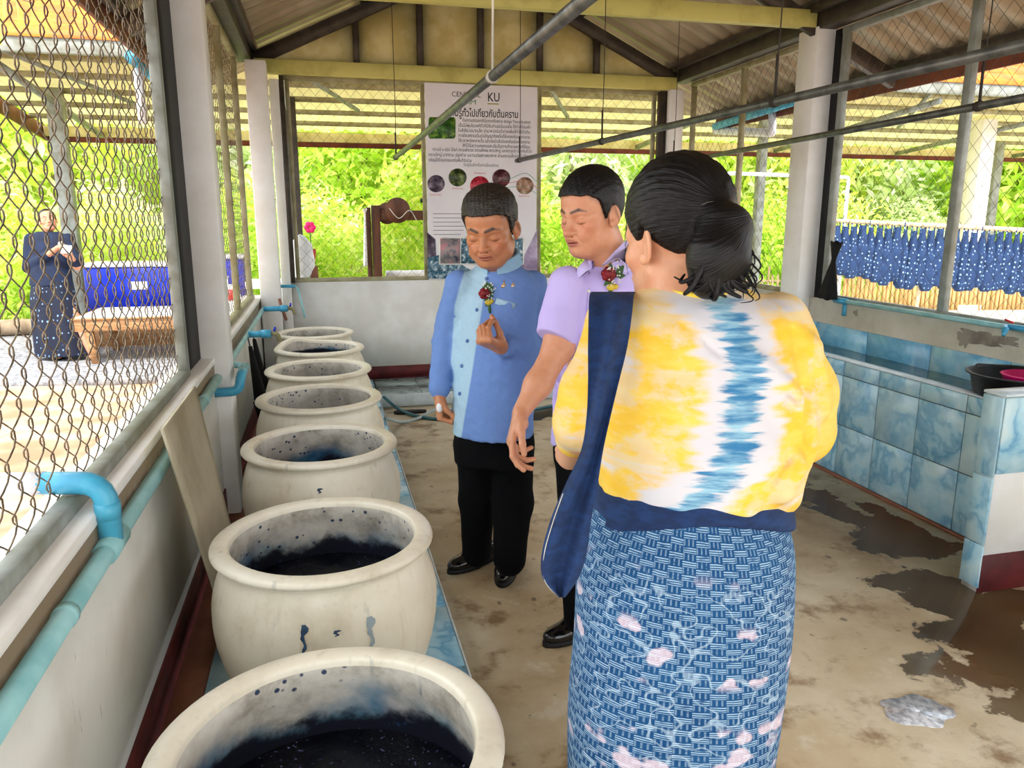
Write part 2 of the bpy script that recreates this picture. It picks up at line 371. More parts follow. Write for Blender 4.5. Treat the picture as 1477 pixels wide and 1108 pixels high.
class MB:
    def __init__(s): s.v = []; s.f = []; s.pat = []
    def add(s, vs, fs):
        b = len(s.v); s.v += [tuple(map(float, p)) for p in vs]; s.f += [tuple(b + i for i in f) for f in fs]; return s
    def box(s, lo, hi, ch=0.0):
        x0, y0, z0 = lo; x1, y1, z1 = hi
        if ch <= 0:
            return s.add([(x0, y0, z0), (x1, y0, z0), (x1, y1, z0), (x0, y1, z0), (x0, y0, z1), (x1, y0, z1), (x1, y1, z1), (x0, y1, z1)],
                  [(0, 3, 2, 1), (4, 5, 6, 7), (0, 1, 5, 4), (1, 2, 6, 5), (2, 3, 7, 6), (3, 0, 4, 7)])
        bm = [(0, 3, 2, 1), (4, 5, 6, 7), (0, 1, 5, 4), (1, 2, 6, 5), (2, 3, 7, 6), (3, 0, 4, 7)]
        c = [(x0, y0, z0), (x1, y0, z0), (x1, y1, z0), (x0, y1, z0), (x0, y0, z1), (x1, y0, z1), (x1, y1, z1), (x0, y1, z1)]
        cen = np.array([(x0 + x1) / 2, (y0 + y1) / 2, (z0 + z1) / 2]); vs = []; fs = []; idx = {}
        axs = [2, 2, 1, 0, 1, 0]
        for fi, q in enumerate(bm):
            for vi in q:
                p = np.array(c[vi], float); d = np.sign(cen - p)
                for a in range(3):
                    if a != axs[fi]: p[a] += d[a] * ch
                idx[(fi, vi)] = len(vs); vs.append(p)
            fs.append(tuple(idx[(fi, vi)] for vi in q))
        for fi, q in enumerate(bm):
            for k in range(4):
                a, b = q[k], q[(k + 1) % 4]
                for fj, r in enumerate(bm):
                    if fj > fi and a in r and b in r: fs.append((idx[(fi, b)], idx[(fi, a)], idx[(fj, a)], idx[(fj, b)]))
        for vi in range(8):
            t = [idx[(fi, vi)] for fi in range(6) if (fi, vi) in idx]
            n = np.cross(vs[t[1]] - vs[t[0]], vs[t[2]] - vs[t[0]])
            if n @ (vs[t[0]] - cen) < 0: t = t[::-1]
            fs.append(tuple(t))
        return s.add(vs, fs)
    def obox(s, a, b, w, h, up=(0, 0, 1)):
        """beam from a to b, w across, h along up"""
        a = np.array(a, float); b = np.array(b, float); d = b - a; d /= np.linalg.norm(d)
        up = np.array(up, float); sd_ = np.cross(d, up); sd_ /= np.linalg.norm(sd_); u2 = np.cross(sd_, d)
        vs = []
        for p in (a, b):
            for sx, sz in ((-1, -1), (1, -1), (1, 1), (-1, 1)): vs.append(p + sd_ * sx * w / 2 + u2 * sz * h / 2)
        return s.add(vs, [(0, 1, 2, 3), (7, 6, 5, 4), (0, 4, 5, 1), (1, 5, 6, 2), (2, 6, 7, 3), (3, 7, 4, 0)])
    def tube(s, pts, r, n=8, cap=True):
        pts = [np.array(p, float) for p in pts]; m = len(pts)
        rs = r if isinstance(r, (list, tuple, np.ndarray)) else [r] * m
        b0 = len(s.v); t0 = pts[1] - pts[0]; t0 /= np.linalg.norm(t0) + 1e-9
        ref = np.array([0, 0, 1.0]) if abs(t0[2]) < .9 else np.array([1.0, 0, 0]); nrm = np.cross(t0, ref); nrm /= np.linalg.norm(nrm)
        for i in range(m):
            t = pts[min(i + 1, m - 1)] - pts[max(i - 1, 0)]; t = t / (np.linalg.norm(t) + 1e-9)
            nrm = nrm - t * (nrm @ t); nrm /= np.linalg.norm(nrm) + 1e-9; bn = np.cross(t, nrm)
            for k in range(n):
                a = 2 * PI * k / n; s.v.append(tuple(pts[i] + (nrm * math.cos(a) + bn * math.sin(a)) * rs[i]))
        for i in range(m - 1):
            for k in range(n):
                a = b0 + i * n + k; b = b0 + i * n + (k + 1) % n; s.f.append((a, b, b + n, a + n))
        if cap:
            s.f.append(tuple(b0 + k for k in range(n))[::-1]); s.f.append(tuple(b0 + (m - 1) * n + k for k in range(n)))
        return s
    def lathe(s, prof, c=(0, 0, 0), n=32, wob=None):
        b0 = len(s.v)
        for i, (r, z) in enumerate(prof):
            for k in range(n):
                a = 2 * PI * k / n; rr = max(r, .0005) * (1 + (wob(a, z) if wob else 0)); s.v.append((c[0] + rr * math.cos(a), c[1] + rr * math.sin(a), c[2] + z))
        for i in range(len(prof) - 1):
            for k in range(n):
                a = b0 + i * n + k; b = b0 + i * n + (k + 1) % n; s.f.append((a, b, b + n, a + n))
        return s
    def ell(s, c, r, n=12, m=8):
        pr = [(math.sin(PI * i / m), -math.cos(PI * i / m)) for i in range(m + 1)]
        b0 = len(s.v); s.lathe(pr, (0, 0, 0), n)
        for i in range(b0, len(s.v)):
            x, y, z = s.v[i]; s.v[i] = (c[0] + x * r[0], c[1] + y * r[1], c[2] + z * r[2])
        return s
    def prism(s, poly, lo, hi, axis=2):
        """polygon in the two other axes, extruded along axis"""
        def mk(p, t):
            q = list(p); q.insert(axis, t); return tuple(q)
        n = len(poly); vs = [mk(p, lo) for p in poly] + [mk(p, hi) for p in poly]
        return s.add(vs, [tuple(range(n))[::-1], tuple(range(n, 2 * n))] + [(i, (i + 1) % n, n + (i + 1) % n, n + i) for i in range(n)])

def link_mesh(name, V, Fc, m, parent=None, smooth=False, attrs=None, origin=None):
    V = np.asarray(V, np.float32).reshape(-1, 3)
    if parent is not None: V = V - np.array(parent.get('_w', (0, 0, 0)), np.float32)
    elif origin is not None: V = V - np.array(origin, np.float32)
    me = bpy.data.meshes.new(name); me.vertices.add(len(V)); me.vertices.foreach_set('co', V.ravel())
    if isinstance(Fc, np.ndarray):
        k = Fc.shape[1]; tot = np.full(len(Fc), k, np.int32); li = Fc.ravel().astype(np.int32)
    else:
        tot = np.array([len(f) for f in Fc], np.int32); li = np.array([i for f in Fc for i in f], np.int32)
    st = np.concatenate([[0], np.cumsum(tot)[:-1]]).astype(np.int32)
    me.loops.add(len(li)); me.loops.foreach_set('vertex_index', li)
    me.polygons.add(len(tot)); me.polygons.foreach_set('loop_start', st); me.polygons.foreach_set('loop_total', tot)
    me.update(calc_edges=True); me.validate()
    if smooth: me.polygons.foreach_set('use_smooth', np.ones(len(me.polygons), bool))
    for kname, arr in (attrs or {}).items():
        if kname == 'Col':
            a = me.attributes.new('Col', 'FLOAT_COLOR', 'POINT'); c4 = np.ones((len(V), 4), np.float32); c4[:, :3] = arr; a.data.foreach_set('color', c4.ravel())
        else:
            a = me.attributes.new(kname, 'FLOAT_VECTOR', 'POINT'); a.data.foreach_set('vector', np.asarray(arr, np.float32).ravel())
    if m is not None: me.materials.append(M[m] if isinstance(m, str) else m)
    o = bpy.data.objects.new(name, me); COL.objects.link(o)
    if parent is not None: o.parent = parent
    elif origin is not None: o.location = origin
    return o

def obj(name, mb, m, parent=None, smooth=False, attrs=None, kind=None, label=None, origin=None):
    if parent is None and origin is None:
        a = np.array(mb.v); origin = tuple((a.min(0) + a.max(0)) / 2 * np.array([1, 1, 0]) + np.array([0, 0, a[:, 2].min()]))
    o = link_mesh(name, mb.v, mb.f, m, parent, smooth, attrs, origin)
    if smooth == 'auto' or smooth is True and False: pass
    if kind: o['kind'] = kind
    if label: o['label'] = label
    return o

def thing(name, label, cat, loc=(0, 0, 0), group=None):
    o = bpy.data.objects.new(name, None); COL.objects.link(o); o.location = loc; o.empty_display_size = .1
    o['_w'] = tuple(float(v) for v in loc); return tagit(o, label, cat, group)
def structure(name, loc=(0, 0, 0)):
    o = bpy.data.objects.new(name, None); COL.objects.link(o); o.location = loc; o['_w'] = tuple(float(v) for v in loc); o['kind'] = 'structure'; return o
def sobj(name, mb, m, smooth=False, label=None):
    o = obj(name, mb, m, None, smooth); o['kind'] = 'structure'
    if label: o['label'] = label
    return o
def dup(root, loc, label=None, rotz=0.0, scale=None, group=None):
    r = root.copy(); COL.objects.link(r); r.location = loc; r.rotation_euler = (0, 0, rotz)
    if scale: r.scale = scale
    if label: r['label'] = label
    if group: r['group'] = group
    for ch in list(root.children):
        c = ch.copy(); COL.objects.link(c); c.parent = r
        for g in ch.children:
            d = g.copy(); COL.objects.link(d); d.parent = c
    return r
def spline(pts, n=8):
    pts = [np.array(p, float) for p in pts]; P_ = [pts[0]] + pts + [pts[-1]]; out = []
    for i in range(1, len(P_) - 2):
        for k in range(n):
            t = k / n; a, b, c, d = P_[i - 1], P_[i], P_[i + 1], P_[i + 2]
            out.append(.5 * ((2 * b) + (-a + c) * t + (2 * a - 5 * b + 4 * c - d) * t * t + (-a + 3 * b - 3 * c + d) * t ** 3))
    out.append(pts[-1]); return out
def bend(pts, r=.04, n=5):
    """polyline with rounded corners"""
    pts = [np.array(p, float) for p in pts]; out = [pts[0]]
    for i in range(1, len(pts) - 1):
        a, b, c = pts[i - 1], pts[i], pts[i + 1]; d1 = a - b; d2 = c - b; l1 = np.linalg.norm(d1); l2 = np.linalg.norm(d2); rr = min(r, l1 * .45, l2 * .45)
        p1 = b + d1 / l1 * rr; p2 = b + d2 / l2 * rr
        for k in range(n + 1):
            t = k / n; out.append((1 - t) ** 2 * p1 + 2 * t * (1 - t) * b + t * t * p2)
    out.append(pts[-1]); return out
# ---------------------------------------------------------------- setting: floor, walls, tiles
XL, XR, YB = -0.52, 3.30, 6.85
SL, SR = 0.88, 0.98
RIDGE = 1.36
def roofz(x): return 3.74 - .47 * abs(x - RIDGE)

o = obj('floor', MB().box((-.66, -2.2, -.25), (3.45, 6.99, 0)), 'floor', origin=(0, 0, 0)); o['kind'] = 'structure'
g = MB(); n = 60
for i in range(n + 1):
    for j in range(n + 1):
        x = -30 + 80 * i / n; y = -12 + 70 * j / n
        ins = -2 < x < 5 and -3 < y < 9
        g.v.append((x, y, -.06 if ins else -.04 + .05 * math.sin(x * 1.3) * math.cos(y * 1.7) + max(0, y - 20) * .06))
g.f = [(i * (n + 1) + j, (i + 1) * (n + 1) + j, (i + 1) * (n + 1) + j + 1, i * (n + 1) + j + 1) for i in range(n) for j in range(n)]
o = obj('ground', g, 'soil', None, True); o['kind'] = 'structure'; o['label'] = 'sandy brown ground outside the mesh walls'
sobj('gravel_pad', MB().box((-9, 7.9, -.06), (-.7, 12.6, .012), .01), 'gravel', label='grey gravel pad where the woman in navy stands')
sobj('concrete_path', MB().box((3.9, 6.0, -.1), (16, 11.6, .015), .01), 'white_paint', label='pale concrete path outside the right wall')
sobj('lawn', MB().box((-12, 12.7, -.1), (26, 26, .03)), 'grass', label='green ground under the trees')
hl = MB(); n = 40
for i in range(n + 1):
    for j in range(13):
        x = -60 + 150 * i / n; hh = 6 + 2.5 * math.sin(x * .09 + 1) + 1.6 * math.sin(x * .23)
        if x < -4: hh += 3
        t = j / 12; hl.v.append((x, 46 + 22 * t, -1 + hh * math.sin(t * PI * .5) + .25 * rnd.random()))
hl.f = [(i * 13 + j, (i + 1) * 13 + j, (i + 1) * 13 + j + 1, i * 13 + j + 1) for i in range(n) for j in range(12)]
o = obj('hillside', hl, 'hill', None, True); o['kind'] = 'structure'; o['label'] = 'hazy blue-green hillside far behind the trees'

wl = structure('wall_left')
obj('wall_panel', MB().box((-.66, -2.2, 0), (XL, YB, SL - .03)), 'wall_left', wl)  # both side walls: unseen stretch behind the camera added to cut frontal light
obj('sill_cap', MB().box((-.67, -2.2, SL - .03), (XL + .004, YB, SL), .004), 'column_paint', wl)
wb_ = structure('wall_back')
obj('wall_panel', MB().box((XL, YB, 0), (XR, YB + .14, SR)), 'white_paint', wb_)
wr_ = structure('wall_right')
obj('wall_panel', MB().box((XR, -2.2, 0), (XR + .15, YB + .14, SR)), 'old_wall', wr_)
sobj('baseboard_left', MB().box((XL, -2.2, .1), (XL + .008, YB, .235)), 'maroon')
sobj('baseboard_back', MB().box((XL, YB - .01, .1), (XR, YB, .215)), 'maroon')
sobj('baseboard_right', MB().box((XR - .008, -2.2, 0), (XR, 2.3, .16)), 'maroon')

# tiled platform the jars stand on, tile by tile
pl = structure('platform_left')
obj('platform_base', MB().box((XL, -.5, 0), (.386, YB, .092)), 'grout', pl)
obj('edge_strip', MB().box((.386, -.5, 0), (.392, 6.17, .1)), 'tile_white_edge', pl)
obj('wall_strip', MB().box((XL, -.5, .092), (-.42, YB, .097)), 'earth_brown', pl, label='bare brown strip along the wall')
tile_me = None
def tile_at(parent, x, y, z, sx, sy, m='tile_blue', th=.008, axis='z', name='tile'):
    g_ = .0025
    if axis == 'z': mb = MB().box((x + g_, y + g_, z), (x + sx - g_, y + sy - g_, z + th), .0015)
    elif axis == 'x': mb = MB().box((z - th, x + g_, y + g_), (z, x + sx - g_, y + sy - g_), .0015)
    else: mb = MB().box((x + g_, z - th, y + g_), (x + sx - g_, z, y + sy - g_), .0015)
    return obj(name, mb, m, parent)
y = -.2
while y < 6.7:
    for i, x in enumerate((-.42, -.21, .09)):
        tile_at(pl, x, y, .092, (.21, .30, .296)[i], min(.40, YB - y))
    y += .40
pb = structure('platform_back')
obj('platform_base', MB().box((.392, 6.17, 0), (2.93, YB, .092)), 'grout', pb)
x = .395
while x < 2.8:
    for y in (6.19, 6.52): tile_at(pb, x, y, .092, .36, .33, 'tile_grey')
    x += .36
obj('edge_strip', MB().box((.392, 6.155, 0), (2.93, 6.19, .1), .003), 'tile_white_edge', pb)

# ---------------------------------------------------------------- columns
def column(n, lo, hi, lab):
    sobj('trim_%d' % n, MB().box(lo, hi, .006), 'column_paint', label=lab)
column(1, (-.61, 3.75, .1), (-.45, 3.91, 2.72), 'white painted square column by the leaning board')
column(2, (-.51, 6.58, .1), (-.352, 6.74, 2.72), 'white painted column at the far left corner')
column(3, (-.35, 6.80, .1), (-.27, 6.849, 2.62), 'cream strip of column beside the back window')
column(4, (3.2, 4.70, 0), (3.34, 4.91, 2.74), 'white painted column on the right wall')
column(5, (3.13, 6.74, 0), (3.27, 6.86, 2.66), 'cream column at the far right corner')
column(6, (-.61, -.6, .1), (-.45, -.44, 2.72), 'white painted column behind the camera on the left')
column(7, (3.2, 0.3, 0), (3.34, .5, 2.74), 'white painted column nearest on the right')
sobj('trim_8', MB().box((-.605, 3.335, SL), (-.575, 3.75, 2.72)), 'rubber_black', label='dark strip across the gap between window frame and column')  # black strip put in across the gap
sobj('trim_9', MB().box((3.335, 4.60, SR), (3.36, 4.70, 2.72)), 'rubber_black', label='dark strip across the gap beside the right column')  # black strip put in over the dark gap by the column
sobj('trim_10', MB().box((-.27, 6.80, SR), (-.235, 6.85, 2.65)), 'dark_steel', label='dark frame edge at the left of the back window')
sobj('trim_11', MB().box((3.06, 6.80, SR), (3.13, 6.86, 2.65)), 'dark_steel', label='dark frame edge at the right of the back window')

# ---------------------------------------------------------------- chain-link windows
def chainlink(O, U, width, height, N, w=.0475, h=.104, r=.0019, loops=True, jitter=0.0):
    O = np.array(O, float); U = np.array(U, float); N = np.array(N, float); Vz = np.array([0, 0, 1.0])
    nw = int(width / w); k = 8 if loops else 2; nh = int(height / h * k) + 1
    t = np.arange(nh) / k
    vs = []; fs = []; b = 0
    rs = np.random.RandomState(3)
    for i in range(nw):
        ph = (t + (i % 2) * .5) % 1.0
        tri = 1 - np.abs(ph * 2 - 1)                         # 0..1..0
        if loops: tri = .5 - .5 * np.cos(tri * PI) * .45 - .55 * (.5 - tri); tri = (tri - .5) * 1.34 + .5
        else: tri = (tri - .5) * 1.06 + .5
        u = (i + tri) * w + rs.randn() * jitter
        n_ = (.0075 * np.sin(ph * 2 * PI)) if loops else np.where(tri > .5, .0012, -.0012)
        v = t * h
        p = O + np.outer(u, U) + np.outer(v, Vz) + np.outer(n_, N)
        du = np.gradient(u); dv = np.gradient(v); L = np.sqrt(du * du + dv * dv); inn = np.outer(dv / L, U) - np.outer(du / L, Vz)
        ring = np.stack([p + inn * r, p + N * r, p - inn * r, p - N * r], 1).reshape(-1, 3); vs.append(ring)
        q = np.arange(nh - 1)[:, None] * 4 + b
        for a in range(4):
            c = (a + 1) % 4; fs.append(np.concatenate([q + a, q + c, q + c + 4, q + a + 4], 1))
        b += nh * 4
    return np.concatenate(vs), np.concatenate(fs)

def window(n, axis, fixed, a0, a1, z0, z1, posts, m='steel_frame', wire='wire', loops=False, fw=.05, nrm=1, label=None, cell=(.0475, .104), r=.0017):
    """a framed chain-link bay; axis 'y': runs along Y at X=fixed, axis 'x': runs along X at Y=fixed"""
    w_ = structure('window_%d' % n)
    if label: w_['label'] = label
    def bar(s0, s1, zz0, zz1, nm):
        lo, hi = ((fixed - .02, s0, zz0), (fixed + .02, s1, zz1)) if axis == 'y' else ((s0, fixed - .02, zz0), (s1, fixed + .02, zz1))
        obj(nm, MB().box(lo, hi, .003), m, w_)
    bar(a0, a1, z0, z0 + .035, 'frame_rail'); bar(a0, a1, z1 - .04, z1, 'frame_rail')
    for p_ in posts: bar(p_ - fw / 2, p_ + fw / 2, z0 + .03, z1 - .03, 'frame_post')
    O = (fixed - .022 * nrm, a0 + .01, z0 + .03) if axis == 'y' else (a0 + .01, fixed + .022 * nrm, z0 + .03)
    U = (0, 1, 0) if axis == 'y' else (1, 0, 0); N = (1, 0, 0) if axis == 'y' else (0, 1, 0)
    V, Fc = chainlink(O, U, a1 - a0 - .02, z1 - z0 - .06, N, cell[0], cell[1], r, loops, .0012)
    o = link_mesh('chain_link_mesh', V, Fc, wire, w_, True); o['kind'] = 'stuff'

window(1, 'y', -.575, .55, 3.33, SL, 2.74, (1.33, 3.30), loops=True, r=.0021, label='near left bay of chain-link mesh in a grey steel frame')
window(2, 'y', -.575, 3.91, 6.58, SL, 2.74, (3.97, 5.45, 6.42), m='steel_frame_cream', fw=.055, label='far left bay of chain-link mesh with a middle post', wire='wire')
window(3, 'x', 6.87, -.235, 3.06, SR, 2.66, (-.21, at(612, 250, Y=6.85)[0], at(778, 250, Y=6.85)[0], 3.03), m='steel_frame_cream', wire='wire_dark', fw=.032, label='wide chain-link window in the back wall', r=.0013)
window(4, 'y', 3.345, 4.91, 6.74, SR, 2.72, (4.94, at(1068, 200, X=3.34)[1], 6.70), m='steel_frame_cream', wire='wire_dark', fw=.04, nrm=-1, label='chain-link bay between the two right columns', r=.0014)
window(5, 'y', 3.345, .5, 4.62, SR, 2.72, (4.59, 3.55, 2.0, .53), m='steel_frame', wire='wire_dark', fw=.05, nrm=-1, label='long chain-link bay above the washing trough', r=.0015)

# ---------------------------------------------------------------- roof (ceiling)
cl = structure('ceiling')
def sheet(y0, side):
    prof = []; yy = y0
    while yy < y0 + .756:
        prof += [(yy, 0), (yy + .085, 0), (yy + .105, .032), (yy + .165, .032)]; yy += .19
    prof.append((yy, 0)); mb = MB()
    xs = (RIDGE, XL - .50) if side < 0 else (RIDGE, XR + .62)
    for x in (xs[0], xs[1]):
        for up in (0, .002):
            for (a, z) in prof: mb.v.append((x, a, roofz(x) + z + up))
    k = len(prof)
    for i in range(k - 1):
        mb.f.append((i, i + 1, 2 * k + i + 1, 2 * k + i)); mb.f.append((k + i + 1, k + i, 3 * k + i, 3 * k + i + 1))
    obj('roof_sheet', mb, 'roof_metal', cl)
y = -2.18  # unseen roof length behind the camera, added to cut frontal light
while y < 7.0: sheet(y, -1); sheet(y, 1); y += .76
for sx in (-1, 1):
    lim = (XL - .5) if sx < 0 else (XR + .62)
    for k in range(3):
        x = RIDGE + sx * (.05 + .88 * k)
        obj('purlin', MB().obox((x, -2.18, roofz(x) - .035), (x, 7.35, roofz(x) - .035), .05, .07), 'dark_steel', cl)
    x = lim + (-sx) * .04
    obj('purlin', MB().obox((x, -2.18, roofz(x) - .035), (x, 7.35, roofz(x) - .035), .05, .06), 'dark_steel', cl)
for yy in (-.5, .7, 2.7, 4.75, 6.80):
    for sx in (-1, 1):
        xe = (XL - .44) if sx < 0 else (XR + .56)
        if yy > 6: xe = (-.47 if sx < 0 else 3.2)
        obj('rafter', MB().obox((RIDGE, yy, roofz(RIDGE) - .13), (xe, yy, roofz(xe) - .13), .05, .10, (0, 0, 1)), 'dark_steel', cl)
for yy in (-.5, .7, 2.7, 4.75): obj('tie_beam', MB().box((-.45, yy - .035, 2.735), (3.2, yy + .035, 2.84), .003), 'cream_beam', cl)
obj('end_beam', MB().box((-.45, 6.76, 2.655), (3.2, 6.83, 2.765), .003), 'cream_beam', cl)
obj('eave_beam', MB().box((-.62, -2.18, 2.74), (-.47, 6.85, 2.84), .003), 'dark_steel', cl)
obj('eave_beam', MB().box((3.21, -2.18, 2.725), (3.33, 6.85, 2.835), .003), 'dark_steel', cl)
obj('fascia', MB().box((XR + .62, -2.18, roofz(XR + .62) - .15), (XR + .645, 7.35, roofz(XR + .62) + .05)), 'fascia_brown', cl, label='dark red-brown eave board')
obj('fascia', MB().box((XL - .525, -2.18, roofz(XL - .5) - .13), (XL - .5, 7.35, roofz(XL - .5) + .05)), 'fascia_brown', cl, label='dark red-brown eave board')
# gable infill above the back window
gw = structure('wall_gable')
gx = [at(px, 60, Y=6.85)[0] for px in (513, 605, 692, 777, 859)]
edges = [-.44] + gx + [3.16]
for i in range(len(edges) - 1):
    a, b = edges[i] + .02, edges[i + 1] - .02
    top = lambda x: roofz(x) - .16
    poly = [(a, 2.77), (b, 2.77), (b, top(b))] + ([(RIDGE, top(RIDGE))] if a < RIDGE < b else []) + [(a, top(a))]
    poly = [(p[0], max(p[1], 2.7701)) for p in poly]
    obj('panel', MB().prism(poly, 6.835, 6.845, 1), 'cream_paint', gw)
for x in gx: obj('stud', MB().box((x - .024, 6.79, 2.765), (x + .024, 6.845, roofz(x) - .16)), 'dark_steel', gw)
poly = [(-.47, 2.76), (3.2, 2.76), (3.2, roofz(3.2) - .05), (RIDGE, roofz(RIDGE) - .05), (-.47, roofz(-.47) - .05)]
obj('backing', MB().prism(poly, 6.85, 6.86, 1), 'cream_paint', gw)

# ---------------------------------------------------------------- open shed beyond the back wall
sh = thing('open_shed', 'long open shed with cream sheet roof and orange tiles behind the back wall', 'shed', (3, 11, 0))
SX0, SX1 = -3.85, 17.0
NZ, FZ = 3.30, 2.88
def shz(y): return NZ + (FZ - NZ) * (y - 9) / 4.1
x = SX0; k = 0
while x < SX1:
    mb = MB(); prof = []
    for q in range(5):
        prof += [(x + q * .23, 0), (x + q * .23 + .13, 0), (x + q * .23 + .15, .03), (x + q * .23 + .21, .03)]
    prof.append((x + 1.15, 0)); m_ = len(prof)
    for yy in (8.98, 13.1):
        for up in (0, .002):
            for (a, z) in prof: mb.v.append((a, yy, shz(yy) + z + up))
    for i in range(m_ - 1):
        mb.f.append((i + 1, i, 2 * m_ + i, 2 * m_ + i + 1)); mb.f.append((m_ + i, m_ + i + 1, 3 * m_ + i + 1, 3 * m_ + i))
    obj('roof_sheet', mb, 'roof_cream', sh); x += 1.15
for yy in (9.6, 10.3, 11.0, 11.7, 12.4): obj('purlin', MB().box((SX0, yy - .025, shz(yy) - .07), (SX1, yy + .025, shz(yy) - .005)), 'steel_frame_cream', sh)
obj('near_beam', MB().box((SX0, 8.97, 3.13), (SX1, 9.05, 3.28), .004), 'steel_frame', sh)
obj('far_beam', MB().box((SX0, 12.92, 2.70), (SX1, 13.0, 2.84), .004), 'cream_paint', sh)
obj('eave_board', MB().box((SX0, 13.1, 2.63), (SX1, 13.13, 2.86)), 'fascia_brown', sh, label='rust-brown eave board')
obj('end_board', MB().obox((SX0 - .02, 8.97, 3.19), (SX0 - .02, 13.13, 2.74), .03, .2), 'fascia_brown', sh, label='rust-brown end board')
for x in (-3.08, -.33, 2.6, 5.4, 8.1, 10.7, 13.4):
    obj('truss_chord', MB().obox((x, 9.05, 3.05), (x, 12.95, 2.72), .05, .07), 'steel_frame', sh)
    obj('truss_brace', MB().obox((x, 9.2, 3.2), (x + .9, 10.9, 2.92), .04, .04), 'steel_frame', sh)
for i, (px, w) in enumerate(((98, .17), (425, .17), (1094, .12))):
    q = at(px, 300, Y=10.9); obj('post', MB().box((q[0] - w / 2, 10.9 - w / 2, 0), (q[0] + w / 2, 10.9 + w / 2, shz(10.9) - .05), .004), 'steel_frame' if i != 1 else 'dark_steel', sh)  # second post gets the darker steel: its shade is painted in
q = (10.5, 10.75)
obj('post', MB().box((q[0] - .14, q[1] - .14, 0), (q[0] + .14, q[1] + .14, shz(q[1]) - .05), .008), 'column_paint', sh)
obj('plinth', MB().box((q[0] - .22, q[1] - .22, 0), (q[0] + .22, q[1] + .22, .10), .01), 'column_paint', sh)
obj('post', MB().box((12.3, 12.2, 0), (12.46, 12.36, 2.9), .004), 'steel_frame', sh)
for k in range(9):
    y0 = 8.95 + k * .2; z0 = 3.32 + k * .145
    mb = MB().add([(SX0 - .1, y0, z0), (SX1, y0, z0), (SX1, y0 + .22, z0 + .145), (SX0 - .1, y0 + .22, z0 + .145), (SX0 - .1, y0, z0 - .05), (SX1, y0, z0 - .05)], [(0, 1, 2, 3), (4, 5, 1, 0)])
    obj('tile_course', mb, 'roof_orange', sh, label='orange roof tiles')
# gutter pipes hanging at our eaves
def ptube(parent, pts, r, m, name='pipe', rad=.05, n=10, label=None):
    return obj(name, MB().tube(bend(pts, rad), r, n), m, parent, True, label=label)
gt = thing('gutter_downpipe', 'blue end-capped pipe with white downpipe outside the left mesh', 'pipe', tuple(at(190, 80, X=-1.12)))
c = at(190, 82, X=-1.12); ptube(gt, [c, c + np.array([0, 1.6, 0])], .045, 'pvc_blue')
c2 = c + np.array([0, .15, -.03]); ptube(gt, [c2, c2 + np.array([0, 0, -.36])], .03, 'pvc_white', 'downpipe')
gr = thing('gutter_pipe', 'blue gutter pipe with square white downpipe elbow outside the right mesh', 'pipe', tuple(at(1110, 170, X=3.85)))
a = at(1172, 138, X=3.85); b = at(1077, 168, X=3.85); ptube(gr, [a, a + (b - a) * 1.6], .035, 'pvc_blue')
e1 = at(1114, 160, X=3.9); e2 = at(1114, 192, X=3.9); e3 = at(1070, 190, X=3.9); ptube(gr, [e1, e2, e2 + (e3 - e2) * 2], .035, 'pvc_white', 'downpipe', .02)

# white pipe goal frame out on the path, seen right of the column
gf = thing('pipe_frame', 'thin white pipe frame standing outside behind the right column', 'frame', tuple(at(1150, 420, Y=8.2) * np.array([1, 1, 0])))
a = at(1050, 250, Y=8.2); b = at(1224, 256, Y=8.2)
ptube(gf, [(a[0], 8.2, 0), a, b, (b[0], 8.2, 0)], .022, 'pvc_white', 'frame', .03)

# ---------------------------------------------------------------- plants
def leafcloud(N, R, size, seed, shell=.45, squash=.8):
    rs = np.random.RandomState(seed); d = rs.randn(N, 3); d /= np.linalg.norm(d, axis=1)[:, None]
    rad = shell + (1 - shell) * rs.rand(N) ** .6
    lump = 1 + .22 * np.sin(d[:, 0] * 5 + seed) * np.sin(d[:, 1] * 4) + .18 * np.sin(d[:, 2] * 7 + d[:, 0] * 3)
    c = d * (rad * lump)[:, None] * np.array(R); c[:, 2] += 0
    n = rs.randn(N, 3) + d * .8 + np.array([0, 0, .6]); n /= np.linalg.norm(n, axis=1)[:, None]
    t = np.cross(n, rs.randn(N, 3)); t /= np.linalg.norm(t, axis=1)[:, None]; b = np.cross(n, t)
    s = (size * (.6 + .8 * rs.rand(N)))[:, None]
    v = np.stack([c - t * s, c - b * s * .38 + n * s * .1, c + t * s, c + b * s * .38 + n * s * .1], 1).reshape(-1, 3)
    return v, np.arange(4 * N).reshape(-1, 4)
def mesh_only(name, V, Fc, m):
    o = link_mesh(name, V, Fc, m); me = o.data; bpy.data.objects.remove(o); return me
crowns = [mesh_only('crown', *leafcloud(5200, (2.0, 1.6, 2.1), .13, s, .35), m) for s, m in ((1, 'leaf_a'), (2, 'leaf_b'), (3, 'leaf_c'))]
trunks = []
for s in range(2):
    mb = MB(); pts = [(0, 0, 0), (.05, .02, 1), (-.04, .05, 2.2), (.03, 0, 3.6)]; mb.tube(spline(pts, 3), list(np.linspace(.09, .03, 10)), 7)
    for k in range(6):
        a = k * 1.05 + s; z = 1.2 + k * .3; mb.tube([(0, 0, z), (.5 * math.cos(a), .4 * math.sin(a), z + .5), (1.0 * math.cos(a), .8 * math.sin(a), z + 1.2)], [.035, .02, .01], 5)
    trunks.append(mesh_only('trunk', mb.v, mb.f, 'bark'))
TL = ['yellow-green tree in the thicket beyond the open shed', 'pale dusty green tree in the thicket beyond the open shed', 'bright green tree in the thicket beyond the open shed']
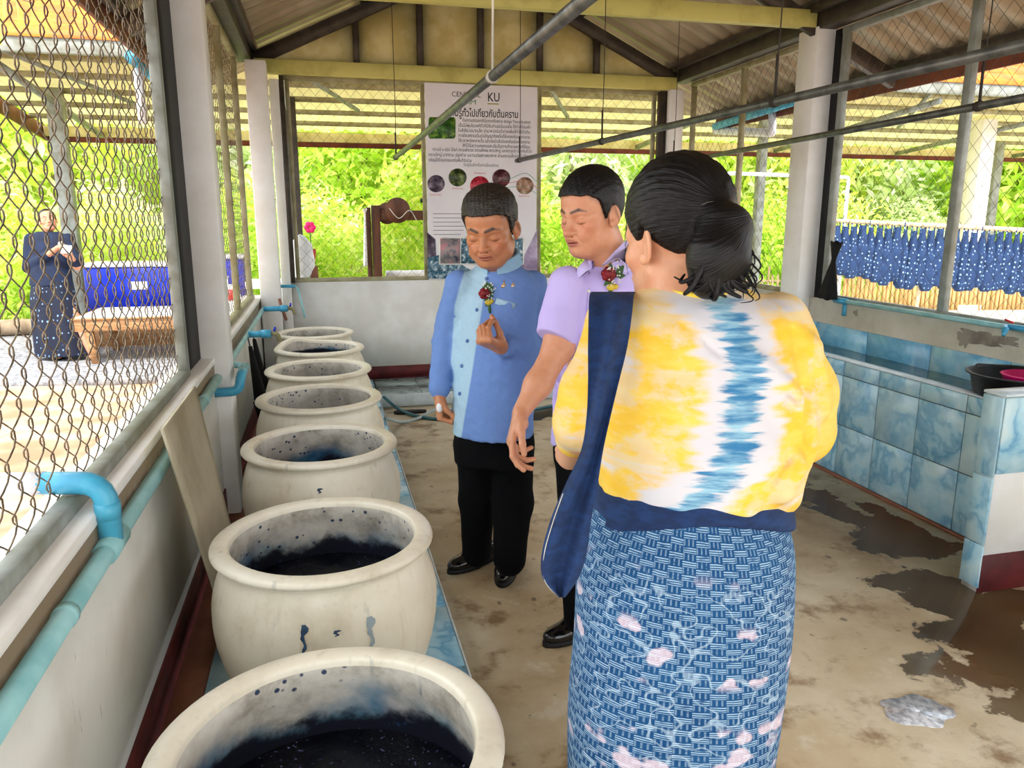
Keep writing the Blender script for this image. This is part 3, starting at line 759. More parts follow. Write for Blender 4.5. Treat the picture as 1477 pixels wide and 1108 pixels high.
def tree(x, y, s, kind, zc=2.5, lab=None, grp='trees of the thicket', name='tree'):
    t = thing(name, lab or TL[kind], 'tree', (x, y, 0), grp)
    for nm, me, loc, scl in (('foliage', crowns[kind], (0, 0, zc * s), (s, s, s)), ('trunk', trunks[kind % 2], (0, 0, 0), (s, s, s))):
        c = bpy.data.objects.new(nm, me); COL.objects.link(c); c.parent = t; c.location = loc; c.scale = scl; c.rotation_euler = (0, 0, rnd.uniform(0, 6))
for i in range(15): tree(-13 + i * 2.7 + rnd.uniform(-.5, .5), 17.6 + rnd.uniform(-.8, 1.2), rnd.uniform(.95, 1.25), i % 3)
for i in range(14): tree(-17 + i * 4.2, 24 + rnd.uniform(-1, 1.5), rnd.uniform(1.5, 2.0), (i + 1) % 3)
for (x, y, s, k) in ((16, 15, 1.2, 2), (19.5, 16, 1.3, 0), (23, 17, 1.4, 1), (-8.5, 14.8, .9, 0), (-11, 17.5, 1.1, 2)): tree(x, y, s, k)
def bush(x, y, s, kind, lab, grp=None, name='bush', zc=.5, sq=(1, 1, 1)):
    c = bpy.data.objects.new(name, crowns[kind]); COL.objects.link(c); c.location = (x, y, zc); c.scale = (s * sq[0], s * sq[1], s * sq[2]); c.rotation_euler = (0, 0, rnd.uniform(0, 6)); tagit(c, lab, 'bush', grp)
for i in range(17): bush(-11 + i * 1.9 + rnd.uniform(-.3, .3), 15.6 + rnd.uniform(-.5, .6), rnd.uniform(.5, .7), i % 3, 'low leafy bush at the foot of the thicket', 'bushes at the foot of the thicket', zc=.75)
bush(1.75, 12.9, .62, 2, 'bright green bush directly behind the wooden loom', zc=1.15)
bush(-4.9, 12.6, .42, 2, 'dark green bush at the left behind the woman in navy', zc=.45)
bush(-3.3, 13.4, .5, 0, 'bright shrub behind the blue ice chests', zc=.7)
bush(-.35, 13.6, .45, 2, 'bush left of the loom beyond the back window', zc=.6)
bush(-6.3, 13.6, .55, 0, 'yellow bush at the far left edge behind the mesh', zc=.6)
# near leaves hanging top left outside the mesh
lf = thing('leafy_branch', 'bright green leaves hanging outside at the top left corner', 'branch', tuple(at(-30, -20, X=-1.6)))
obj('twig', MB().tube([at(-60, -40, X=-1.6), at(0, -12, X=-1.6), at(46, 4, X=-1.62)], .004, 6), 'bark', lf)
for (px, py, L, an) in ((8, 0, 30, 100), (22, -4, 34, 80), (40, 2, 26, 65), (4, 30, 30, 110), (30, 8, 22, 90), (-6, 44, 24, 70)):
    a = at(px, py, X=-1.6 - rnd.random() * .05); d = (at(px + math.cos(math.radians(an)) * L, py + math.sin(math.radians(an)) * L, X=-1.6) - a)
    sdv = np.cross(d, (1, .3, 0)); sdv = sdv / np.linalg.norm(sdv) * np.linalg.norm(d) * .26
    obj('leaf', MB().add([a, a + d * .45 + sdv, a + d, a + d * .45 - sdv, a + d * .45 + np.array([.01, 0, 0])], [(0, 1, 4), (1, 2, 4), (2, 3, 4), (3, 0, 4)]), 'leaf_c', lf)

# bamboo fences
fa = at(1140, 420, D=12.6); fb = at(1700, 420, D=12.9)
bf = thing('bamboo_fence', 'tan bamboo cane fence behind the hanging indigo cloths', 'fence', (fa[0], fa[1], 0))
Lf = float(np.linalg.norm((fb - fa)[:2])); nn = int(Lf / .075)
for i in range(nn):
    p = fa + (fb - fa) * i / nn; hgt = .60 + rnd.uniform(-.03, .04)
    obj('cane', MB().tube([(p[0], p[1], 0), (p[0] + rnd.uniform(-.01, .01), p[1], hgt * .5), (p[0] + rnd.uniform(-.02, .02), p[1], hgt)], [.032, .031, .029], 6), 'bamboo', bf)
fc = at(420, 420, D=14.4); fd = at(1140, 420, D=12.7)
bg = thing('stick_fence', 'pale irregular stick fence seen low through the back window', 'fence', (fc[0], fc[1], 0))
Lf = float(np.linalg.norm((fd - fc)[:2])); nn = int(Lf / .095)
for i in range(nn):
    p = fc + (fd - fc) * i / nn; hgt = .66 + rnd.uniform(-.08, .10)
    obj('stick', MB().tube([(p[0], p[1], 0), (p[0] + rnd.uniform(-.03, .03), p[1], hgt)], [.026, .02], 5), 'bamboo_pale', bg)
for z in (.2, .5): obj('rail', MB().tube([(fc[0], fc[1], z), (fd[0], fd[1], z)], .018, 5), 'bamboo_pale', bg)
# ---------------------------------------------------------------- dye jars
def jar(y, x, lab, level, dent=0, dR=1.0, froth=True, drips=()):
    t = thing('dye_jar', lab, 'jar', (x, y, .1), 'row of glazed dye jars')
    out = [(.0, .004), (.19, .0), (.205, .006), (.235, .05), (.288, .15), (.322, .25), (.334, .33), (.330, .40), (.312, .46), (.298, .492), (.296, .505)]
    rim = [(.296, .503), (.301, .516), (.316, .522), (.325, .529), (.326, .537), (.320, .545), (.302, .549), (.284, .548), (.273, .543), (.269, .530)]
    inn = [(.270, .532), (.272, .50), (.290, .44), (.305, .36), (.300, .26), (.27, .15), (.22, .06), (.15, .03), (.0, .025)]
    wob = lambda a, z: .004 * math.sin(2 * a + y) + .003 * math.sin(5 * a + z * 20)
    def part(nm, pr, inside, n=64):
        mb = MB(); P_ = spline([(p[0], 0, p[1]) for p in pr], 4); pr2 = [(max(0, p[0]) * dR, p[2]) for p in P_]
        mb.lathe(pr2, (x, y, .1), n, wob)
        V = np.array(mb.v)
        if dent:
            a = np.arctan2(V[:, 1] - y, V[:, 0] - x); k = np.exp(-((a - 2.3) / .45) ** 2) * np.clip((V[:, 2] - .55) / .1, 0, 1); V[:, 2] += dent * k
            mb.v = [tuple(q) for q in V]
        pat = np.zeros((len(V), 3)); pat[:, 0] = inside; pat[:, 1] = V[:, 2]; pat[:, 2] = np.clip((.1 + .545 - V[:, 2]) / max(.08, .545 - level) * .2, 0, .3)
        return obj(nm, mb, 'jar', t, True, {'pat': pat})
    part('jar_body', out, 0); part('jar_rim', rim, 0); part('jar_lining', inn, 1)
    # the liquid disc with a lumpy froth surface
    if level:
        rr = float(np.interp(level, [.03, .06, .15, .26, .36, .44, .50], [.15, .22, .27, .30, .305, .29, .272])) * dR - .002
        mb = MB(); nr, na = 14, 48
        rs = np.random.RandomState(int(y * 10)); ph = rs.rand(4) * 6
        for i in range(nr + 1):
            r_ = rr * i / nr
            for k in range(na):
                a = 2 * PI * k / na; X_, Y_ = r_ * math.cos(a), r_ * math.sin(a)
                z = .006 * (math.sin(X_ * 40 + ph[0]) * math.sin(Y_ * 34 + ph[1]) + .5 * math.sin(X_ * 90 + ph[2]) * math.sin(Y_ * 80)) if froth else 0
                mb.v.append((x + X_, y + Y_, .1 + level + z * (1 - (i / nr) ** 6)))
        mb.f = [(i * na + k, (i + 1) * na + k, (i + 1) * na + (k + 1) % na, i * na + (k + 1) % na) for i in range(nr) for k in range(na)]
        obj('indigo_liquid', mb, 'liquid', t, True)
    _sp = spline([(p[0], 0, p[1]) for p in out], 6); prz = np.array([p[2] for p in _sp])[12:]; prr = np.array([p[0] for p in _sp])[12:]
    for (a0, z0, z1, w, m) in drips:
        mb = MB(); n = 8
        for k in range(n + 1):
            z = z0 + (z1 - z0) * k / n; ww = w * (1.0 if k < 3 else .45 + .15 * math.sin(k * 2)) * (.5 if k == 0 else 1) * (.7 if k == n else 1)
            aa = a0 + .012 * math.sin(k * 1.3); R = float(np.interp(z, prz, prr)) * dR * (1 + wob(aa, z)) + .0022
            for s_ in (-1, 0, 1): mb.v.append((x + (R + (.001 if s_ == 0 else 0)) * math.cos(aa + s_ * ww / R), y + (R + (.001 if s_ == 0 else 0)) * math.sin(aa + s_ * ww / R), .1 + z))
        mb.f = [(k * 3 + s_, k * 3 + s_ + 1, k * 3 + s_ + 4, k * 3 + s_ + 3) for k in range(n) for s_ in (0, 1)]
        obj('dye_drip', mb, m, t, True)
    return t
M_('dye_blue', (52, 82, 108), .4, (30, 54, 84), 30); M_('dye_pale', (160, 174, 180), .45)
JX = -.045
jar(1.19, -.03, 'nearest glazed dye jar, cut by the bottom edge, full of frothy indigo', .36, dR=.92)
jar(2.09, -.035, 'second dye jar from the front, with blue drips down its side', .36, dR=.935, drips=((-1.76, .435, .365, .009, 'dye_blue'), (-1.22, .43, .35, .012, 'dye_pale'), (-1.50, .415, .40, .009, 'dye_blue')))
jar(3.03, JX, 'third dye jar, blue-stained lining above dark liquid, with a blue spot', .34, dR=.93, drips=((-1.60, .455, .437, .010, 'dye_blue'), (-1.54, .42, .405, .006, 'dye_blue')))
jar(3.86, -.05, 'fourth dye jar, wide pale and nearly empty, below the pipe elbow column', .18, dR=.95, drips=((-1.70, .42, .34, .012, 'dye_pale'), (-1.1, .44, .36, .008, 'dye_pale'), (-1.3, .40, .33, .006, 'dye_pale')))
jar(4.63, -.055, 'fifth dye jar in the row, speckled grey lining', .20, dR=.96)
jar(5.42, -.05, 'sixth dye jar with a notched raised rim, filled nearly to the brim', .47, dent=.035, dR=.94)
jar(6.16, -.09, 'farthest small dye jar against the white back wall', .22, dR=.93)

# ---------------------------------------------------------------- washing trough on the right
tr = thing('washing_trough', 'long blue-tiled washing trough filled with water along the right wall', 'trough', (3.1, 4.4, 0))
TY0, TY1, TX, TZ = 2.46, 6.15, 2.95, .705
obj('trough_wall', MB().box((TX + .008, TY0, 0), (TX + .055, TY1, TZ - .006)), 'grout', tr)
obj('trough_end', MB().box((TX + .055, TY1 - .1, 0), (XR - .012, TY1, TZ - .006)), 'grout', tr)
obj('trough_bottom', MB().box((TX + .055, TY0, 0), (XR - .012, TY1 - .1, .2)), 'grout', tr)
obj('rim_cap', MB().box((TX - .004, TY0, TZ - .006), (TX + .062, TY1, TZ + .004), .003), 'tile_white_edge', tr, label='white rim edge')
M['trough_water'] = NT('trough_water').fin((34, 74, 84), .12, 0, .5)
mb = MB(); nx, ny = 6, 60
for i in range(nx + 1):
    for j in range(ny + 1): mb.v.append((TX + .055 + (XR - .012 - TX - .055) * i / nx, TY0 + (TY1 - .1 - TY0) * j / ny, 0.684 + .0012 * math.sin(i * 2.1 + j * .9)))
mb.f = [(i * (ny + 1) + j, (i + 1) * (ny + 1) + j, (i + 1) * (ny + 1) + j + 1, i * (ny + 1) + j + 1) for i in range(nx) for j in range(ny)]
obj('water', mb, 'trough_water', tr, True)
y = 2.615 - .30
for j in range(13):
    y0 = max(y, TY0); y1 = min(y + .30, TY1)
    if y1 - y0 > .03:
        for (z0, z1) in ((.012, .315), (.315, .612), (.612, .699)): tile_at(tr, y0, z0, TX + .008, y1 - y0, z1 - z0, 'tile_blue', axis='x')
    y += .30
obj('kerb', MB().box((TX - .018, TY0, 0), (TX, TY1, .014)), 'earth_brown', tr)
ib = structure('trim_12'); ib['label'] = 'row of plain blue tiles behind the trough water'
y = 2.5
for j in range(7):
    tile_at(ib, y, .60, XR - .001, .52 if y + .52 < 6.1 else .5, .225, 'tile_teal', .01, 'x'); y += .52
# low partition wall in front of the trough
pw = thing('partition_wall', 'low partition wall with tiled top half, white plaster and maroon foot at right', 'wall', (2.9, 2.41, 0))
obj('plaster', MB().box((2.572, 2.368, 0), (XR - .01, 2.452, .835)), 'column_paint', pw)
obj('maroon_foot', MB().box((2.568, 2.362, 0), (XR - .01, 2.37, .165), .001), 'maroon', pw, label='maroon painted foot')
obj('cap', MB().box((2.562, 2.352, .835), (XR - .01, 2.46, .847), .003), 'tile_white_edge', pw)
for (x0, x1) in ((2.572, 2.87), (2.87, 3.17), (3.17, 3.28)): tile_at(pw, x0, .515, 2.368, x1 - x0, .318, 'tile_blue', .01, 'y')
for (z0, z1) in ((.02, .21), (.21, .50), (.50, .833)): tile_at(pw, 2.36, z0, 2.572, .10, z1 - z0, 'tile_blue', .01, 'x')
# black basin with a pink one in it
bs = thing('basin', 'black plastic basin on the corner of the trough', 'basin', (3.13, 2.62, .712))
cb = (3.12, 2.80, .710)
obj('bowl', MB().lathe([(0, .006), (.175, .0), (.188, .008), (.205, .09), (.218, .098), (.226, .101), (.226, .108), (.216, .108), (.200, .10), (.18, .02), (0, .014)], cb, 40), 'plastic_black', bs, True)
for a in (PI * .5, PI * 1.5): obj('handle', MB().tube([(cb[0] + .215 * math.cos(a - .25), cb[1] + .215 * math.sin(a - .25), cb[2] + .103), (cb[0] + .25 * math.cos(a), cb[1] + .25 * math.sin(a), cb[2] + .103), (cb[0] + .215 * math.cos(a + .25), cb[1] + .215 * math.sin(a + .25), cb[2] + .103)], .008, 6), 'plastic_black', bs, True)
cp = (3.155, 2.77, .727)
o = obj('pink_bowl', MB().lathe([(0, .004), (.10, 0), (.125, .082), (.133, .087), (.125, .09), (.095, .012), (0, .01)], cp, 28), 'plastic_pink', None, True); tagit(o, 'pink plastic bowl inside the black basin', 'bowl')

# cloths, tap and pipes by the right window
tp = thing('sill_pipe', 'pale blue water pipe lying along the right window sill', 'pipe', (3.29, 3.6, 1.0))
p0, p1 = np.array([3.285, 4.33, .992]), np.array([3.285, 2.2, .992]); ptube(tp, [p0, p1], .014, 'pvc_faded')
obj('end_fitting', MB().tube([p0 + (0, .07, 0), p0 - (0, .05, 0)], .019, 10), 'pvc_blue', tp, True)
tap = thing('tap', 'blue plastic tap with red lever above the plaster scar', 'tap', (3.2, 3.05, .97))
a = at(1450, 470, X=3.27); ptube(tap, [a + (0, -.25, 0), a, at(1449, 478, X=3.2)], .014, 'pvc_blue', 'body')
obj('spout', MB().tube([at(1452, 474, X=3.22), at(1447, 484, X=3.19)], [.012, .009], 8), 'pvc_blue', tap, True)
obj('lever', MB().obox(at(1450, 461, X=3.22), at(1462, 466, X=3.23), .012, .008), 'plastic_red', tap)
o = obj('scar', MB().box((0, 0, 0), (.01, .01, .01)), 'grout'); bpy.data.objects.remove(o)
# plaster scar and paint spots: thin raised patches
def blob(name, cy, cz, ry, rz, lab, m='grout', x=XR - .002, seed=1):
    rs = np.random.RandomState(seed); n = 40; mb = MB(); a = np.linspace(0, 2 * PI, n, endpoint=False)
    r = 1 + .22 * np.sin(3 * a + rs.rand() * 6) + .16 * np.sin(7 * a + rs.rand() * 6) + .1 * rs.randn(n)
    pts = [(x, cy + ry * r[i] * math.cos(a[i]), cz + rz * r[i] * math.sin(a[i])) for i in range(n)]
    mb.add([(x - .001, cy, cz)] + pts, [(0, i + 1, (i + 1) % n + 1) for i in range(n)]); return obj(name, mb, m, wr_, label=lab)
M_('scar', (146, 138, 124), .9, (116, 108, 98), 14, bump=.5)
blob('plaster_scar', 3.19, .915, .17, .035, 'grey patch where the plaster has come off', 'scar', seed=4); blob('plaster_scar', 3.33, .895, .05, .04, None, 'scar', seed=9)
blob('plaster_scar', 4.20, .93, .02, .02, None, 'scar', seed=5)
def draped(name, lab, top, bot, waist, w0, w1, m, cat='cloth'):
    """cloth gathered at the waist and flaring to its hem"""
    mb = MB(); n = 28; L = 14; top = np.array(top); bot = np.array(bot)
    for i in range(L + 1):
        t = i / L; c = top + (bot - top) * t
        w = w0 * (1 - t / waist) * .8 + .018 if t < waist else .018 + (w1 - .018) * ((t - waist) / (1 - waist)) ** .8
        for k in range(n):
            a = 2 * PI * k / n; f = 1 + .22 * math.sin(k * 2 * PI * 6 / n) * t; mb.v.append((c[0] + w * .38 * f * math.cos(a), c[1] + w * f * math.sin(a), c[2] + (.012 * math.sin(a * 3) if t > .95 or t < .05 else 0)))
    mb.f = [(i * n + k, i * n + (k + 1) % n, (i + 1) * n + (k + 1) % n, (i + 1) * n + k) for i in range(L) for k in range(n)] + [tuple(range(n)), tuple(L * n + k for k in range(n))[::-1]]
    o = obj(name, mb, m, None, True); return tagit(o, lab, cat)
draped('hanging_cloth', 'black cloth knotted at its middle hanging on the right mesh beside the column', at(1207, 350, X=3.25), at(1193, 430, X=3.25), .32, .05, .085, 'cloth_black')
o = obj('tape_strip', MB().box(tuple(at(1221, 440, X=XR - .004)), tuple(at(1214, 455, X=XR - .001)), 0), 'pvc_blue'); tagit(o, 'small blue tape strip stuck below the right window sill', 'tape')
def wallcloth(): pass

# ---------------------------------------------------------------- left wall pipework
wp = thing('water_main', 'pale blue water pipe running along the left wall below the sill', 'pipe', (-.49, 3, .79))
ptube(wp, [(-.496, .2, .80), (-.496, 3.66, .80)], .021, 'pvc_faded', 'pipe', n=14)
ptube(wp, [(-.43, 3.97, .80), (-.488, 4.02, .80), (-.488, 6.5, .80)], .016, 'pvc_faded', 'pipe', .04)
A = at(158, 757, X=-.496)
obj('tee_fitting', MB().tube([(-.496, A[1] - .06, .80), (-.496, A[1] + .06, .80)], .027, 14), 'pvc_faded', wp, True)
ptube(wp, [(-.496, A[1], .80), (-.496, A[1], .945), (-.63, A[1] + .03, .945)], .0255, 'pvc_blue', 'elbow', .055, 14, label='bright blue elbow')
obj('elbow_collar', MB().tube([(-.496, A[1], .862), (-.496, A[1], .90)], .0275, 14), 'pvc_blue', wp, True)
ptube(wp, [(-.625, A[1] + .03, .945), (-.76, A[1] + .05, .945), (-.80, A[1] + .06, .60)], .0265, 'pvc_white', 'outer_pipe', .04, 12, label='white outer pipe')
for (y_) in (.8, 1.45, 2.5, 3.2): obj('pipe_clip', MB().tube([(-.496, y_ - .012, .80), (-.496, y_ + .012, .80)], .0235, 12), 'pvc_faded', wp, True)
ce = thing('column_elbow', 'blue pipe elbow wrapped round the foot of the white column', 'pipe', (-.5, 3.7, .72))
ptube(ce, [(-.60, 3.715, .722), (-.415, 3.715, .722), (-.40, 3.73, .80), (-.40, 3.93, .80)], .022, 'pvc_blue', 'pipe', .035, 12)
obj('socket', MB().tube([(-.56, 3.715, .722), (-.52, 3.715, .722)], .027, 12), 'pvc_blue', ce, True)
def jartap(n, y_, zz, x1, lab):
    t = thing('jar_tap', lab, 'tap', (-.47, y_, zz), 'taps feeding the dye jars')
    ptube(t, [(-.475, y_, zz), (x1, y_, zz)], .021, 'pvc_blue', 'pipe', n=12)
    obj('socket', MB().tube([(x1 - .05, y_, zz), (x1 + .01, y_, zz)], .027, 12), 'pvc_blue', t, True)
    ptube(t, [(x1, y_, zz), (x1 + .05, y_, zz), (x1 + .06, y_, zz - .05)], .014, 'steel_frame_cream', 'spout', .02)
    obj('lever', MB().tube([(x1 + .03, y_, zz + .015), (x1 + .035, y_ + .01, zz + .04)], .008, 6), 'plastic_blue', t)
jartap(1, 5.02, .805, -.35, 'blue pipe tap over the fifth dye jar')
jartap(2, 6.35, .815, -.30, 'blue pipe tap beside the far left corner column')
t = thing('wall_tap', 'blue pipe tap with thin grey drop pipe on the far left column', 'tap', (-.35, 6.76, .92))
a = at(403, 413, Y=6.74); b = at(425, 413, Y=6.74); ptube(t, [a, b], .014, 'pvc_blue'); c = at(440, 458, Y=6.6); ptube(t, [b, at(430, 417, Y=6.72), c], .009, 'pvc_faded', 'drop_pipe', .01)
t = thing('drop_pipe', 'brown drop pipe hanging down beside the far left column', 'pipe', tuple(at(408, 450, Y=6.5)))
ptube(t, [at(403, 432, Y=6.55), at(405, 440, Y=6.5), at(413, 462, Y=6.45)], .013, 'earth_brown', n=8)
# leaning board
bd = MB(); _a, _b = at(231, 620, X=-.460), at(278, 558, X=-.460); _p, _q = at(306, 850, X=-.385), at(325, 742, X=-.385)
_k = (_a[2] - .104) / (_a[2] - _p[2]); _m = (_b[2] - .104) / (_b[2] - _q[2]); c = [_a, _b, _b + (_q - _b) * _m, _a + (_p - _a) * _k]
c = [np.array(q) for q in c]; nrm = np.cross(c[1] - c[0], c[3] - c[0]); nrm /= np.linalg.norm(nrm); nrm *= math.copysign(1, nrm[0])
g_ = 10; bd.v = []
for s_ in (0, 1):
    for i in range(g_ + 1):
        for j in range(g_ + 1):
            u, v = i / g_, j / g_; p = c[0] * (1 - u) * (1 - v) + c[1] * u * (1 - v) + c[2] * u * v + c[3] * (1 - u) * v; p = p + nrm * (.010 * s_); bd.v.append(tuple(p))
n1 = (g_ + 1) ** 2
for i in range(g_):
    for j in range(g_):
        a = i * (g_ + 1) + j; q = (a, a + g_ + 1, a + g_ + 2, a + 1); bd.f.append(q[::-1]); bd.f.append(tuple(k + n1 for k in q))
rim_ = [i * (g_ + 1) for i in range(g_ + 1)] + [g_ * (g_ + 1) + j for j in range(1, g_ + 1)] + [i * (g_ + 1) + g_ for i in range(g_ - 1, -1, -1)] + [j for j in range(g_ - 1, 0, -1)]
for k in range(len(rim_)): a, b = rim_[k], rim_[(k + 1) % len(rim_)]; bd.f.append((a, b, b + n1, a + n1))
tagit(obj('leaning_board', bd, 'board'), 'bare grey-brown board leaning on the left wall behind the jars', 'board')
# rolled black umbrellas in the corner
for i, (y_, lab) in enumerate(((4.95, 'furled black umbrella leaning on the left wall, nearer one'), (5.25, 'furled black umbrella leaning on the left wall, farther one'))):
    t = thing('furled_umbrella', lab, 'umbrella', (-.42, y_, .1))
    obj('canopy', MB().tube([(-.40, y_, .12), (-.42, y_, .35), (-.465, y_, .74)], [.015, .045, .012], 10), 'cloth_black', t, True)
    obj('tip', MB().tube([(-.465, y_, .73), (-.475, y_, .80)], .005, 6), 'galvanised', t); obj('strap', MB().tube([(-.422, y_, .36), (-.428, y_, .39)], .047, 10), 'rubber_black', t, True)

# ---------------------------------------------------------------- hanging rods
def rod(a, b, lab, hangs):
    a = np.array(a); b = np.array(b)
    t = thing('hanging_rod', lab, 'rod', tuple((a + b) / 2)); obj('pipe', MB().tube([a, b], .0165, 12), 'galvanised', t, True)
    for (y_, zt, white) in hangs:
        k = (y_ - a[1]) / (b[1] - a[1]); p = a + (b - a) * k
        obj('string', MB().tube([p + (0, 0, .0), (p[0] + .004, p[1], p[2] + .35), (p[0], p[1], zt)], .0026 if not white else .0038, 5), 'string_white' if white else 'string', t)
        obj('knot', MB().tube([p + (0, -.012, 0), p + (0, .012, 0)], .0205, 8), 'string_white' if white else 'string', t)
        if not white: obj('tie', MB().tube([p + (0, 0, .02), p + (0, .002, .17)], .006, 5), 'string', t)
rod((.552, 5.82, 1.95), (.535, .2, 1.95), 'grey steel rod hanging at the left, ending before the banner', ((5.74, roofz(.55) - .1, 0), (2.46, roofz(.5) - .1, 1)))
rod((1.48, 5.88, 1.95), (1.86, .2, 1.95), 'grey steel rod crossing in front of the right column, upper of two', ((5.80, roofz(1.5) - .1, 0), (2.72, 3.6, 0), (4.3, 3.6, 0)))
rod((2.75, 5.9, 1.95), (2.42, .9, 1.95), 'grey steel rod hanging lower at the right in front of the long window', ((5.8, 3.1, 0), (2.63, 3.1, 0)))

# ---------------------------------------------------------------- banner on the back window
BY = 6.765
bn = thing('information_banner', 'tall printed banner about indigo with photographs hanging on the back window', 'banner', (1.4, BY, 1.0))
q00, q10 = at(612, 119, Y=BY), at(775, 126, Y=BY); bx0, bx1, bz1 = q00[0], q10[0], (q00[2] + q10[2]) / 2; bz0 = .99
mb = MB(); nx, nz = 12, 20
for s_ in (0, 1):
    for i in range(nx + 1):
        for j in range(nz + 1):
            x = bx0 + (bx1 - bx0) * i / nx; z = bz0 + (bz1 - bz0) * j / nz; mb.v.append((x, BY + .003 * s_ , z))
n1 = (nx + 1) * (nz + 1)
for i in range(nx):
    for j in range(nz):
        a = i * (nz + 1) + j; q = (a, a + nz + 1, a + nz + 2, a + 1); mb.f.append(q); mb.f.append(tuple(k + n1 for k in q)[::-1])
obj('sheet', mb, 'poster_white', bn)
def bpt(px, py): p = at(px, py, Y=BY); return p[0], p[2]
def text(body, px, py, hpx, m, parent, align='LEFT', y=BY - .0015, wpx=None, bold=0, fixed=None, rot=(PI / 2, 0, 0), nm='lettering'):
    cu = bpy.data.curves.new(nm, 'FONT'); cu.body = body; cu.align_x = align; cu.size = 1; cu.offset = bold; cu.resolution_u = 2
    o = bpy.data.objects.new(nm, cu); COL.objects.link(o); bpy.context.view_layer.update()
    me = bpy.data.meshes.new_from_object(o.evaluated_get(bpy.context.evaluated_depsgraph_get())); bpy.data.objects.remove(o)
    V = np.array([v.co[:] for v in me.vertices]) if len(me.vertices) else np.zeros((1, 3))
    s = hpx * 6.6 / F_PX; w = V[:, 0].max() - V[:, 0].min(); sx = s
    if wpx: sx = wpx * 6.6 / F_PX / max(w, 1e-3)
    x, z = bpt(px, py); F_ = [tuple(p.vertices) for p in me.polygons]
    W = np.stack([x + V[:, 0] * sx, np.full(len(V), y), z + V[:, 1] * s], 1)
    return link_mesh(nm, W, F_, m, parent)
text('CENTRAL', 651, 139, 9.5, 'ink_black', bn, wpx=42); text('SIAM', 661, 150, 9.5, 'ink_green', bn, wpx=25)
text('KU', 703, 146, 17, 'ink_black', bn, wpx=17, bold=.01)
x, z = bpt(703, 149); obj('underline', MB().box((x, BY - .002, z - .008), (x + .098, BY, z)), 'ink_olive', bn)
text('ความรู้ทั่วไปเกี่ยวกับต้นคราม', 641, 167, 14, 'ink_black', bn, wpx=107, bold=.012)
para = ['ต้นครามธรรมชาติได้มาจากต้นคราม (Indigo Tinctoria plant)', 'เป็นไม้พุ่มในวงศ์ถั่วที่มีถิ่นกำเนิดในเอเชีย ใช้ทำสีย้อมผ้า', 'ใบสีเขียวขนาดเล็ก นำมาหมักในน้ำด่างเพื่อให้ได้สีน้ำเงิน', 'การย้อมครามเป็นภูมิปัญญาท้องถิ่นที่สืบทอดกันมายาวนาน', 'ใช้เวลาหมักหลายวัน แล้วจึงนำเส้นใยลงย้อมในหม้อคราม', 'สีที่ได้มีความคงทนและเข้มขึ้นตามจำนวนครั้งที่ย้อม']
for i, s_ in enumerate(para): text(s_, 661 + (6 if i in (0, 5) else 0), 175.5 + i * 7.3, 6.2, 'ink_grey' if i < 0 else 'ink_black', bn, wpx=106 - (6 if i in (0, 5) else 0))
for i, s_ in enumerate(['ครามมี ๓ ชนิด ได้แก่ ครามฝักตรง ครามฝักงอ ครามใหญ่ และครามเถา ปลูกกันทั่วไป', 'ครามใหญ่ มากตาม ปลูกง่าย และทนต่อสภาพอากาศ ส่วนครามเล็กปลูกในที่ราบ', 'เจริญได้ดีตลอดจนมากในพื้นที่ดินร่วน']): text(s_, 618 + (6 if i == 0 else 0), 217.5 + i * 7.6, 6.4, 'ink_black', bn, wpx=(146, 150, 62)[i])
text('วัตถุดิบสำหรับการย้อมคราม', 668, 240, 6.6, 'ink_grey', bn, wpx=52)
def m_photo(name, a, b, c, sc_=18): 
    t = NT(name); return t.fin(t.ramp(t.noise(t.coord(), sc_, 5, .7), [(.35, a), (.5, b), (.66, c)]), .45)
M['ph_leaf'] = m_photo('photo_leaves', (14, 44, 14), (50, 104, 30), (150, 180, 70)); M['ph_dark'] = m_photo('photo_dark', (48, 36, 50), (80, 66, 84), (150, 134, 150))
M['ph_plant'] = m_photo('photo_plant', (20, 30, 14), (54, 66, 30), (140, 160, 90)); M['ph_red'] = m_photo('photo_red', (110, 10, 26), (170, 20, 44), (230, 90, 110))
M['ph_maroon'] = m_photo('photo_maroon', (44, 16, 22), (80, 30, 38), (150, 110, 110)); M['ph_tan'] = m_photo('photo_tan', (60, 40, 34), (170, 130, 100), (214, 200, 190), 10)
M['ph_wash'] = m_photo('photo_lilac', (206, 196, 212), (170, 150, 178), (120, 90, 124), 2.5); M['ph_weave'] = m_photo('photo_weave', (20, 40, 60), (60, 110, 130), (220, 228, 230), 24)
M['ph_mix'] = m_photo('photo_mixed', (30, 40, 66), (150, 140, 140), (214, 120, 130), 9)
def decal(nm, poly, m, dy): 
    P_ = [bpt(*p) for p in poly]; obj(nm, MB().prism([(p[0], p[1]) for p in P_], BY - dy, BY - .0002, 1), m, bn)
decal('leaf_photo', [(618, 172), (620, 169), (655, 169), (657, 172), (657, 197), (655, 200), (620, 200), (618, 197)], 'ph_leaf', .0022)
for (cx_, cy_, r_, m) in ((629, 265, 12.5, 'ph_dark'), (660, 256, 13, 'ph_plant'), (692, 268, 14, 'ph_red'), (723, 257, 13, 'ph_maroon'), (757, 268, 12.5, 'ph_tan')):
    decal('round_photo', [(cx_ + r_ * math.cos(k * PI / 12), cy_ + r_ * math.sin(k * PI / 12)) for k in range(24)], m, .0022)
for k in range(5): text('ใบคราม', (620, 652, 684, 714, 748)[k], (282, 273, 251, 273, 284)[k], 3.6, 'ink_red', bn, wpx=16)
for k in range(6): obj('rule_line', MB().box((bpt(618, 0)[0], BY - .001, bpt(618, 308 + k * 6)[1]), (bpt(668 - 4 * (k % 3), 0)[0], BY, bpt(618, 308.8 + k * 6)[1])), 'ink_grey', bn)
